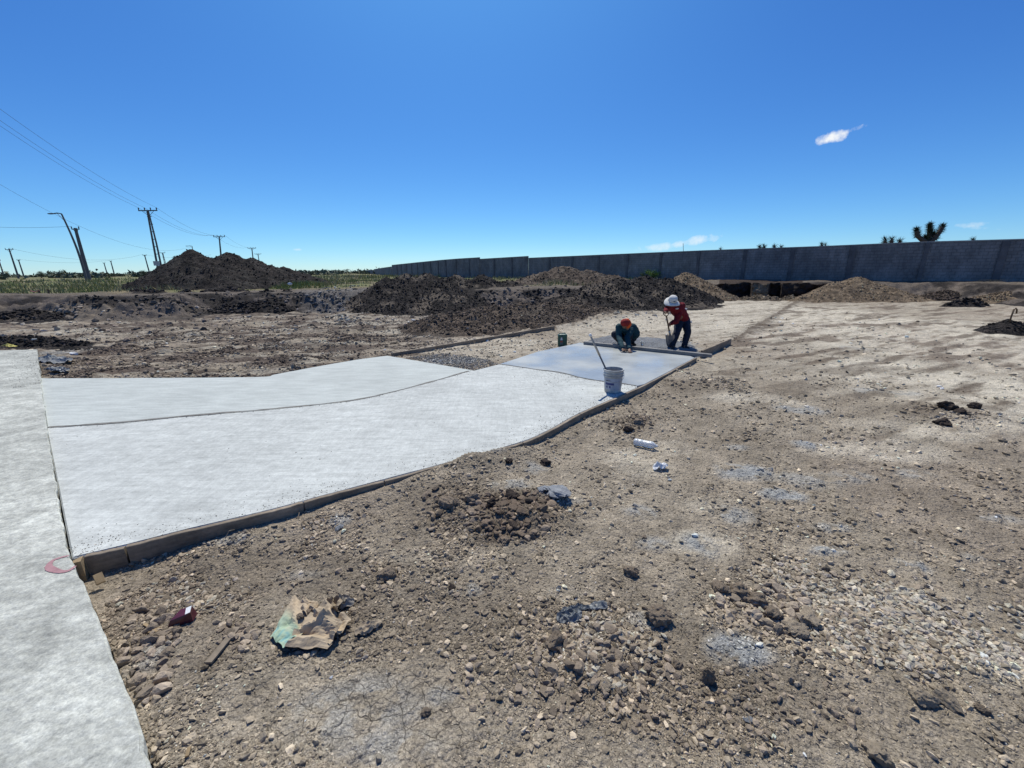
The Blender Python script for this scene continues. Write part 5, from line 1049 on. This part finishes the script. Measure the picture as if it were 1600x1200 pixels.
def person_crouching():
    J = lambda x, y, d: R(940+x/10., 450+y/10., d)
    fl = G(968, 537, .08); fr = G(989, 539, .08)
    root = empty('person', (fl+fr)/2, 'person in a teal shirt and orange-red cap crouching over the wet slab', 'person')
    pel = J(430, 745, 10.25); hl = pel+[-.09, 0, 0]; hr = pel+[.09, 0, 0]; al = fl+[0, .05, .08]; ar = fr+[-.02, .03, .08]
    kl = J(205, 725, 9.97); kr = J(425, 735, 9.90)
    chest = J(400, 650, 9.98); shl = J(275, 610, 9.90); shr = J(490, 615, 9.96); neck = J(375, 590, 9.86); hd = J(365, 560, 9.76)
    hndL = G(973, 548.5, .15)+[0, 0, .03]; elL = J(268, 745, 9.84); hndR = G(984, 549.5, .15)+[0, 0, .03]; elR = J(400, 770, 9.74)
    b = MB(); limb(b, [pel, (pel+chest)/2+[.02, .03, .02], chest, neck, hd], [.13, .13, .135, .06, .06]); limb(b, [shl, chest, shr], [.07, .12, .07])
    for h_, k_, a_ in ((hl, kl, al), (hr, kr, ar)): limb(b, [h_, k_, a_], [.088, .058, .042]); limb(b, [a_, a_+[0, -.09, -.045]], [.042, .035])
    limb(b, [shl, elL, hndL], [.052, .04, .027]); limb(b, [shr, elR, hndR], [.052, .04, .027]); head(b, hd, nrm(np.array([-.1, -.55, -.85])), nrm(np.array([0, -.85, .5])))
    hand(b, hndL+[0, .04, .01], (.1, -.95, -.25), (1, 0, 0), .35); hand(b, hndR+[0, .04, .01], (-.1, -.95, -.2), (-1, 0, 0), .45); remesh(b, 'body', MT['skin'], root, .0075)
    m = MB(); limb(m, [pel+[.02, .02, .05], (pel+chest)/2+[.05, .05, .02], chest+[.03, .04, 0], neck+[0, .05, -.02]], [.165, .185, .165, .09]); limb(m, [shl, chest, shr], [.088, .14, .10]); limb(m, [shr, shr+[.06, .08, -.16]], [.10, .15])
    limb(m, [shl, elL, hndL+(elL-hndL)*.12], [.085, .072, .052]); limb(m, [shr, elR, hndR+(elR-hndR)*.14], [.085, .072, .05]); remesh(m, 'shirt', MT['teal'], root, .011, 2, (.09, .03))
    m = MB(); limb(m, [pel+[-.05, 0, -.03], pel+[.06, 0, -.03]], [.15, .15])
    for h_, k_, a_ in ((hl, kl, al), (hr, kr, ar)): limb(m, [h_, (h_+k_)/2, k_, (k_+a_)/2, a_], [.12, .105, .09, .085, .07])
    remesh(m, 'trousers', MT['jeans'], root, .011, 2, (.08, .028))
    for f_, a_ in ((fl, al), (fr, ar)): m = MB(); shoe(m, a_, f_+[0, -.1, 0]); remesh(m, 'boot', MT['boot'], root, .009, 2)
    ax = nrm(np.array([.0, -.62, .78])); m = MB(); m.ball(hd+ax*.04, (.118, .118, .098), n=12); m.build('cap', MT['redcap'], root, smooth=True)
    m = MB(); limb(m, [hd+[.035, -.03, .06], hd+[.085, -.03, .0], hd+[.08, .0, -.07]], [.075, .07, .045]); remesh(m, 'neck_cloth', MT['orange'], root, .01, 2, (.05, .02))
    # hand float he works with
    fr_ = empty('hand_float', hndL+[0, -.05, -.03], 'flat float in the crouching worker\'s hands on the wet slab', 'trowel'); c = (hndL+hndR)/2
    MB().box((c[0], c[1]-.03, T+.012), (.26, .11, .012)).build('float_blade', MT['woodgrey'], fr_); MB().tube([(c[0]-.07, c[1]-.03, T+.05), (c[0]+.07, c[1]-.03, T+.05)], .014, 8).tube([(c[0]-.05, c[1]-.03, T+.015), (c[0]-.05, c[1]-.03, T+.05)], .01, 6).tube([(c[0]+.05, c[1]-.03, T+.015), (c[0]+.05, c[1]-.03, T+.05)], .01, 6).build('float_handle', MT['handled'], fr_)
person_standing(); person_crouching()

# ------------------------------------------------------------------ bucket, jug, cup
def bucket():
    c = G(957, 611, T); c[2] = T; k = ppm(c); root = empty('bucket', c, 'white plastic pail standing at the slab edge', 'bucket'); m = MB(); h = .365; r0_, r1_ = .128, .150
    m.lathe([(r0_-.004, .0), (r0_, .004), (r0_+(r1_-r0_)*.70, h*.70), (r1_+.004, h*.71), (r1_+.007, h*.735), (r1_-.001, h*.745), (r1_, h*.82), (r1_+.008, h*.83), (r1_+.008, h*.85), (r1_, h*.86), (r1_+.002, h*.94), (r1_+.010, h*.955), (r1_+.010, h), (r1_-.004, h), (r1_-.008, h*.95), (r0_-.008, .03), (.003, .03)], c, n=48); m.build('pail', MT['pail'], root, smooth=False)
    for n_, a0, a1, z0, z1, mm, rr in [('label', 195, 305, .055, .235, 'labelp', .0018), ('label_band', 203, 262, .13, .165, 'labelb', .003), ('label_mark', 210, 220, .08, .115, 'labelb', .003), ('label_mark', 232, 242, .08, .115, 'labelb', .003), ('label_mark', 205, 240, .19, .205, 'pil', .003)]:
        m = MB(); V = []; Fs = []; n = 14
        for j in range(n+1):
            t = math.radians(a0+(a1-a0)*j/n)
            for z in (z0, z1): r_ = r0_+(r1_-r0_)*z/h+rr; V.append(c+np.array([r_*math.cos(t), r_*math.sin(t), z]))
        for j in range(n): Fs.append((2*j, 2*j+2, 2*j+3, 2*j+1))
        m.add(V, Fs).build(n_, MT[mm], root, smooth=True)
    m = MB(); P = []
    for j in range(17): t = math.pi*j/16; P.append(c+np.array([(r1_+.014)*math.cos(t), -(r1_+.012)*math.sin(t)*.93-.0, h*.80-.11*math.sin(t)]))
    m.tube(P, .0028, 6).build('bail', MT['steel'], root)
    top = R(922, 523, c[1]+.10); b = c+np.array([.045, .06, .035]); mid = b+(top-b)*.62; hr = empty('tool_handle', b, 'long pole standing in the white pail, pale at its upper end', 'tool')
    MB().tube([b, mid], [.0135, .0135], 12).build('shaft', MT['polec'], hr, smooth=True); MB().tube([mid, top], [.017, .017], 12).build('sleeve', MT['handle'], hr, smooth=True)
    d = nrm(top-b); MB().tube([top-d*.03, top+d*.012], .022, 12).build('end_cap', MT['wht'], hr, smooth=True)
bucket()
def jug():
    c = G(878.5, 539.5, .02); c[2] = gz(c)-.005; root = empty('jug', c, 'dark green square plastic jug on the lane behind the slab', 'jug', None); w_, d_, h = .245, .17, .335; m = MB()
    prof = [(.94, 0), (1, .012), (1, h*.9), (.9, h*.965), (.55, h)]; n = 28; V = []; Fs = []
    def sq(t): c_, s_ = math.cos(t), math.sin(t); p = .28; return math.copysign(abs(c_)**p, c_), math.copysign(abs(s_)**p, s_)
    for i, (s_, z) in enumerate(prof):
        for j in range(n): x, y = sq(2*math.pi*(j+.5)/n); V.append(c+np.array([x*w_/2*s_, y*d_/2*s_, z]))
        if i:
            for j in range(n): Fs.append(((i-1)*n+j, (i-1)*n+(j+1) % n, i*n+(j+1) % n, i*n+j))
    Fs += [tuple(range(n-1, -1, -1)), tuple(range((len(prof)-1)*n, len(prof)*n))]; m.add(V, Fs).build('jug_body', MT['green'], root, smooth=False)
    m = MB(); m.tube([c+[-.02, 0, h-.01], c+[-.02, 0, h+.022], c+[.07, 0, h+.022], c+[.075, 0, h-.012]], .012, 8).build('grip', MT['green'], root, smooth=True)
    MB().lathe([(.022, 0), (.024, .006), (.024, .028), (.018, .032)], c+[-.075, 0, h-.012], n=18).build('cap', MT['green'], root)
    MB().box(c+[-.035, -d_/2-.002, h*.47], (.075, .003, .20)).build('label', MT['labelg'], root); MB().box(c+[-.035, -d_/2-.004, h*.42], (.066, .003, .05)).build('label_patch', MT['labelr'], root)
    P = [(-.03, .0), (.03, 0), (.018, .04), (.006, .07), (-.006, .07), (-.018, .04)]; m = MB(); V = [c+np.array([-.035+x, -d_/2-.0045, h*.54+z]) for x, z in P]; m.add(V, [tuple(range(6))]).build('label_bottle_shape', MT['wht'], root)
jug()
c = G(1003, 539.5, .09); c[2] = .085; tag(MB().lathe([(.028, 0), (.03, .003), (.037, .105), (.039, .108), (.036, .108), (.029, .006), (.003, .006)], c, n=20).build('cup', MT['bottle'], loc=tuple(c), smooth=True), 'small clear plastic cup in the wet mix between the two workers', 'cup')

# ------------------------------------------------------------------ litter
def sheet(name, cpx, size, outline, hgt, seed, m, label, cat, colf=None, rz=0, fold=5., n=46, thick=.002, lump=0):
    c = on(*cpx); u = np.linspace(-1, 1, n); U, Vv = np.meshgrid(u, u, indexing='ij'); U, Vv = U.ravel(), Vv.ravel()
    ang = np.arctan2(Vv, U); sq = np.maximum(np.abs(U), np.abs(Vv)); rr = np.interp(ang, np.linspace(-math.pi, math.pi, len(outline)), outline)
    # square grid mapped onto the crumpled outline, sheet pushed into sharp ridges
    L_ = sq/(np.hypot(U, Vv)+1e-9); x = U*L_*rr*size[0]/2; y = Vv*L_*rr*size[1]/2
    a = np.abs(fbm(x*fold*2.2+seed, y*fold*2.2, seed, 3)-.5)*2; b = np.abs(fbm((x+y)*fold*3, (x-y)*fold*2+seed, seed+4, 2)-.5)*2; g = fbm(x*fold, y*fold, seed+9, 2)
    z = hgt*(.1+.9*g)*(1-.5*sq**2)+hgt*(.75*(1-a)**3+.45*(1-b)**4)*(1-.35*sq)+lump*np.exp(-(x*x+y*y)/(.2*size[0]*size[1])); x = x+(vn(x*22, y*22, seed+5)-.5)*.03*size[0]; y = y+(vn(x*22, y*22, seed+6)-.5)*.03*size[1]
    cr, sr_ = math.cos(rz), math.sin(rz); X = c[0]+x*cr-y*sr_; Y = c[1]+x*sr_+y*cr; gl = ground_z(X, Y); V = np.stack([X, Y, np.maximum(gl, gl.mean()-.01)+z-hgt*.1], -1)
    i = np.arange(n-1)[:, None]*n; j = np.arange(n-1)[None, :]; Fq = np.stack([i+j, i+n+j, i+n+j+1, i+j+1], -1).reshape(-1, 4)
    col = colf(x/size[0]*2, y/size[1]*2, fbm(x*20, y*20, seed+1, 3)) if colf else None
    o = npmesh(name, V, Fq, m, loc=tuple(c), smooth=False, col=col); s_ = o.modifiers.new('s', 'SOLIDIFY'); s_.thickness = thick; return tag(o, label, cat)
def bagcol(x, y, n):
    c = np.broadcast_to(np.array([.40, .315, .215]), x.shape+(3,)).copy(); g = ss(-.15, -.55, x+y*.75+n*.3)[:, None]; c = c*(1-g)+np.array([.30, .40, .29])*g
    b = (ss(-.50, -.60, x+y*.5)*ss(-1.3, -1.1, x+y*.5)*(np.sin((x-y)*26) > -.2)*(n > .38))[:, None]*.6; c = c*(1-b)+np.array([.12, .30, .33])*b
    k = ss(.5, .62, n)[:, None]*.35; return c*(1-k)+np.array([.20, .155, .11])*k
def fold_panel(c, quad, hts, seed, m, name, root, colf, n=16, amp=.012, fold=14):
    """one stiff panel of the torn bag: four corners, creased along random lines"""
    u, v = np.meshgrid(np.linspace(0, 1, n), np.linspace(0, 1, n), indexing='ij'); u, v = u.ravel(), v.ravel(); Q = np.array(quad)
    P = (Q[0][None]*((1-u)*(1-v))[:, None]+Q[1][None]*(u*(1-v))[:, None]+Q[2][None]*(u*v)[:, None]+Q[3][None]*((1-u)*v)[:, None]); z = (1-u)*(1-v)*hts[0]+u*(1-v)*hts[1]+u*v*hts[2]+(1-u)*v*hts[3]
    rs_ = np.random.default_rng(seed)
    for q in range(7):
        a = rs_.uniform(0, math.pi); t = (u-.5)*math.cos(a)+(v-.5)*math.sin(a)-rs_.uniform(-.35, .35); k_ = rs_.uniform(-1, 1)*amp*2.2; z = z+k_*np.clip(1-np.abs(t)*rs_.uniform(4, 9), 0, 1)
    P = P+(np.stack([vn(u*5, v*5, seed), vn(u*5, v*5, seed+1)], -1)-.5)*.022; z = z+(fbm(u*4, v*4, seed+2, 3)-.5)*amp*1.5
    X = c[0]+P[:, 0]; Y = c[1]+P[:, 1]; g = ground_z(X, Y); V = np.stack([X, Y, np.maximum(g+.004, g.mean()-.004)+np.maximum(z*.72, .002)], -1)
    i_ = np.arange(n-1)[:, None]*n; j_ = np.arange(n-1)[None, :]; Fq = np.stack([i_+j_, i_+n+j_, i_+n+j_+1, i_+j_+1], -1).reshape(-1, 4)
    o = npmesh(name, V, Fq, m, root, smooth=False, col=colf(u, v, fbm(u*6, v*6, seed+3, 3))); s_ = o.modifiers.new('s', 'SOLIDIFY'); s_.thickness = .0015
def paper_bag():
    c = on(492, 990); root = empty('paper_bag', c, 'crumpled brown paper cement bag with a pale green corner', 'paper bag')
    g = lambda px, py: (np.array(G(px, py, c[2]))-c)[:2]
    tan = lambda u, v, n: np.array([.40, .315, .215])[None]*(.72+.56*n[:, None])
    def green(u, v, n):
        t = ss(.75, .25, v+(n-.5)*.4)[:, None]; k = tan(u, v, n)*(1-t)+np.array([.33, .43, .31])*t; b = (ss(.30, .22, v)*ss(.02, .06, v)*(np.sin(u*42+n*6) > -.3)*(n > .42))[:, None]*.7; return k*(1-b)+np.array([.13, .31, .34])*b
    fold_panel(c, [g(424, 1003), g(447, 1024), g(502, 985), g(462, 940)], [.02, .05, .10, .05], 201, MT['paper'], 'printed_panel', root, green, 18, .014)
    fold_panel(c, [g(447, 1024), g(512, 1020), g(540, 985), g(490, 975)], [.05, .03, .10, .11], 211, MT['paper'], 'paper_panel', root, tan, 16, .022)
    fold_panel(c, [g(488, 990), g(520, 1016), g(548, 975), g(512, 948)], [.10, .05, .06, .12], 221, MT['paper'], 'paper_panel', root, tan, 16, .03)
    fold_panel(c, [g(455, 950), g(492, 985), g(515, 960), g(478, 938)], [.03, .08, .06, .02], 231, MT['paper'], 'paper_panel', root, tan, 14, .03)
    fold_panel(c, [g(505, 955), g(530, 965), g(542, 942), g(520, 936)], [.04, .10, .09, .03], 241, MT['paper'], 'paper_panel', root, lambda u, v, n: tan(u, v, n)*.7, 12, .02)
paper_bag()
for (px, py, r_, lb) in [(482, 972, 8, 'small clod lying inside the torn paper bag, the upper of two'), (470, 978, 7, 'small clod lying inside the torn paper bag, the lower of two')]:
    clod(px, py, r_, SMALL, lb); o_ = COL.objects[-1]; o_.location.z += .05
sheet('paper_scrap', (575, 985), (.16, .09), [.9, 1, .7, 1.1, .8, 1, .9], .035, 8, MT['paper'], 'twisted paper strip trailing off the right side of the bag', 'paper scrap', lambda x, y, n: np.broadcast_to(np.array([.30, .24, .17]), x.shape+(3,))*(.8+.4*n[:, None]), .5, 8, 26)
sheet('paper_scrap', (540, 945), (.11, .10), [1, .8, 1.1, .7, 1, .8, 1], .05, 12, MT['paper'], 'grey paper flap sticking up behind the bag', 'paper scrap', lambda x, y, n: np.broadcast_to(np.array([.26, .23, .19]), x.shape+(3,))*(.8+.4*n[:, None]), .9, 8, 24)
sheet('plastic_rag', (892, 962), (.20, .12), [1, .7, 1.1, .6, 1.2, .7, .9, 1], .045, 17, MT['rag'], 'crumpled slate-grey plastic sheet, darker left lump', 'plastic sheet', None, .5, 8, 34)
sheet('plastic_rag', (928, 950), (.24, .075), [1, .6, .9, .7, 1.1, .6, .9], .03, 21, MT['rag'], 'flat strip of the slate-grey plastic lying right of the dark lump', 'plastic sheet', None, .15, 8, 34)
sheet('paper_scrap', (1031, 733), (.17, .12), [1, .6, 1.1, .8, .6, 1, .9], .06, 25, MT['wht'], 'crumpled white scrap on the ground below the clear bottle', 'litter', None, .4, 7, 24)
sheet('mortar_crust', (88, 564), (.75, .8), [1, .6, 1.1, .8, .6, 1, .9], .10, 31, MT['crust'], 'grey broken mortar rubble at the end of the old slab', 'rubble', None, .2, 2.2, 44)
sheet('plastic_bag', (92, 580), (.5, .3), [1, .6, 1.1, .8, .6, 1, .9], .10, 35, MT['rag'], 'dark plastic rag beside the end of the old slab', 'plastic sheet', None, .2, 3, 30)
c = G(20, 550, .16); c[2] = .165
o = sheet('litter_bag', (20, 549.5), (.5, .22), [1, .5, 1.2, .7, .5, 1.1, .9], .05, 39, MT['ybag'], 'flattened yellow bag on the far end of the old slab', 'plastic bag', None, .05, 3, 26); o.location.z += .14
plank(G(97, 552, .05), G(118, 553.5, .05), .10, .05, 'concrete_fragment', 'white broken concrete piece on the dark clods past the old slab', MT['wht'], 'rubble', .004)
plank(G(47, 531, .2), G(57, 530.5, .2), .08, .05, 'concrete_fragment', 'small pale concrete piece on top of the black clod strip', MT['conc'], 'rubble', .004)
# maroon carton, crushed
def carton():
    c = on(287, 972, 0); root = empty('carton', c, 'crushed shiny maroon carton with a white end near the slab corner', 'carton'); a = .45; ca, sa = math.cos(a), math.sin(a)
    B = [(-.065, -.032, 0), (.055, -.036, 0), (.065, .02, 0), (-.05, .034, 0), (-.05, -.02, .035), (.05, -.03, .058), (.048, .022, .062), (-.01, .035, .05)]
    V = [c+np.array([x*ca-y*sa, x*sa+y*ca, z+.004]) for x, y, z in B]; MB().add(V, [(3, 2, 1, 0), (4, 5, 6), (4, 6, 7), (0, 1, 5, 4), (1, 2, 6, 5), (2, 3, 7, 6), (3, 0, 4, 7)]).build('carton_body', MT['maroon'], root)
    n_ = nrm(np.cross(V[5]-V[4], V[6]-V[4])); n_ = n_ if n_[2] > 0 else -n_
    W = [V[5]*.75+V[4]*.25+n_*.002, V[5]*.97+V[6]*.03+n_*.002, V[6]+n_*.002, V[6]*.6+V[7]*.3+V[4]*.1+n_*.003]; MB().add(W, [(0, 1, 2, 3)]).build('carton_flap', MT['wht'], root)
carton()
def bottle():
    c = on(1008, 699, .045); a = on(992, 693, .043); b = on(1027, 701, .043); ax = nrm((b-a)*[1, 1, 0]); L_ = .27; root = empty('bottle', c, 'clear plastic bottle lying on its side', 'bottle'); r_ = .041; p0 = c-ax*L_/2
    prof = [(.001, 0), (.026, .002), (r_, .014), (r_, .05), (r_-.004, .058), (r_, .066), (r_, .10), (r_-.004, .108), (r_, .116), (r_, .19), (r_, .212), (r_-.010, .232), (.018, .246), (.0165, .258)]
    MB().lathe([(q*(1 if i != 8 else .95), h) for i, (q, h) in enumerate(prof)], p0, ax, 26).build('bottle_body', MT['bottle'], root, smooth=True); MB().lathe([(.0165, .246), (.0165, .27)], p0, ax, 16).build('bottle_cap', MT['wht'], root)
bottle()
# red marker stroke on the old slab (arc open to the right)
def stroke():
    P = [(118, 884), (108, 891), (95, 893), (80, 889), (76, 884), (82, 876), (95, 871), (108, 868)]; W = [.6, 1, 1.2, 1.5, 1.3, .9, .7, .4]; pts = smooth_line([G(*p, .164) for p in P], 5); V = []; Fs = []; n = len(pts)
    for i, p in enumerate(pts):
        p = np.array(p); d = np.array(pts[min(i+1, n-1)])-np.array(pts[max(i-1, 0)]); d /= np.linalg.norm(d); nn = np.array([-d[1], d[0]]); w_ = .013*np.interp(i/(n-1), np.linspace(0, 1, len(W)), W); w_ *= random.uniform(.85, 1.15)
        V += [(*(p-nn*w_), .1645), (*(p+nn*w_), .1645)]
        if i: Fs.append((2*i-2, 2*i, 2*i+1, 2*i-1))
    o = npmesh('paint_mark', V, Fs, MT['paint'], loc=(*pts[0], .1645), smooth=False); tag(o, 'faded red curved paint stroke on the old slab by the corner stake', 'paint mark')
stroke()
# bent rod in the small heap, stakes with flagging
t = R(1578, 503, 12.3); P = [R(1577, 506, 12.3), R(1580, 495, 12.3), R(1584.5, 483, 12.3), R(1587, 481.5, 12.3), R(1589, 484, 12.3), R(1588, 490, 12.3)]
tag(MB().tube(P, .02, 8).build('bent_rod', MT['handled'], loc=tuple(P[0]), smooth=True), 'bent rod stuck in the small dark heap at right', 'rod')
for (a, b, D, lb) in [((63, 467), (61, 453.5), 24, 'survey stake with pink tape, left of the pair on the left bank'), ((79, 467), (75, 452), 24, 'survey stake right of the pair on the left bank')]:
    p, q = R(*a, D), R(*b, D); r_ = empty('survey_stake', p, lb, 'stake'); MB().bar(p, q, .07, .07, n=(0, 1, 0)).build('stake_shaft', MT['handled'], r_)
    if 'pink' in lb: MB().tube([q, q+[-.35, .05, -.10], q+[-.5, 0, -.03]], [.03, .02, .025], 6).build('flagging_tape', MT['tape'], r_)
p, q = R(454, 446, 27), R(455.5, 437, 27); r_ = empty('survey_stake', p, 'thin stake with a white rag right of the tall black heap', 'stake'); MB().bar(p, q, .05, .05, n=(0, 1, 0)).build('stake_shaft', MT['handled'], r_)
MB().ball(R(453, 443.5, 27), (.16, .06, .09), n=6).build('rag', MT['wht'], r_)
# white stones spilled down the pale ramp
rs = random.Random(12)
def ramp_rubble():
    n = 260; P = []
    for i in range(n):
        t = rs.random(); px = 505+t*35+rs.gauss(0, 9)+20*rs.random(); py = 484-t*32+rs.gauss(0, 4); g = G(px, py, .45-.0*t)
        z = float(ground_z(np.array([g[0]]), np.array([g[1]]))[0]); g = G(px, py, z); z = float(ground_z(np.array([g[0]]), np.array([g[1]]))[0]); P.append((g[0], g[1], z))
    P = np.array(P); V, Fq, C = stones(P, np.array([rs.uniform(.04, .13) for _ in range(n)]), soil_tint(n, (.21, .195, .165), .45), 1); o = npmesh('rubble', V, Fq, MT['stone'], smooth=False, col=C); tag(o, kind='stuff')
ramp_rubble()
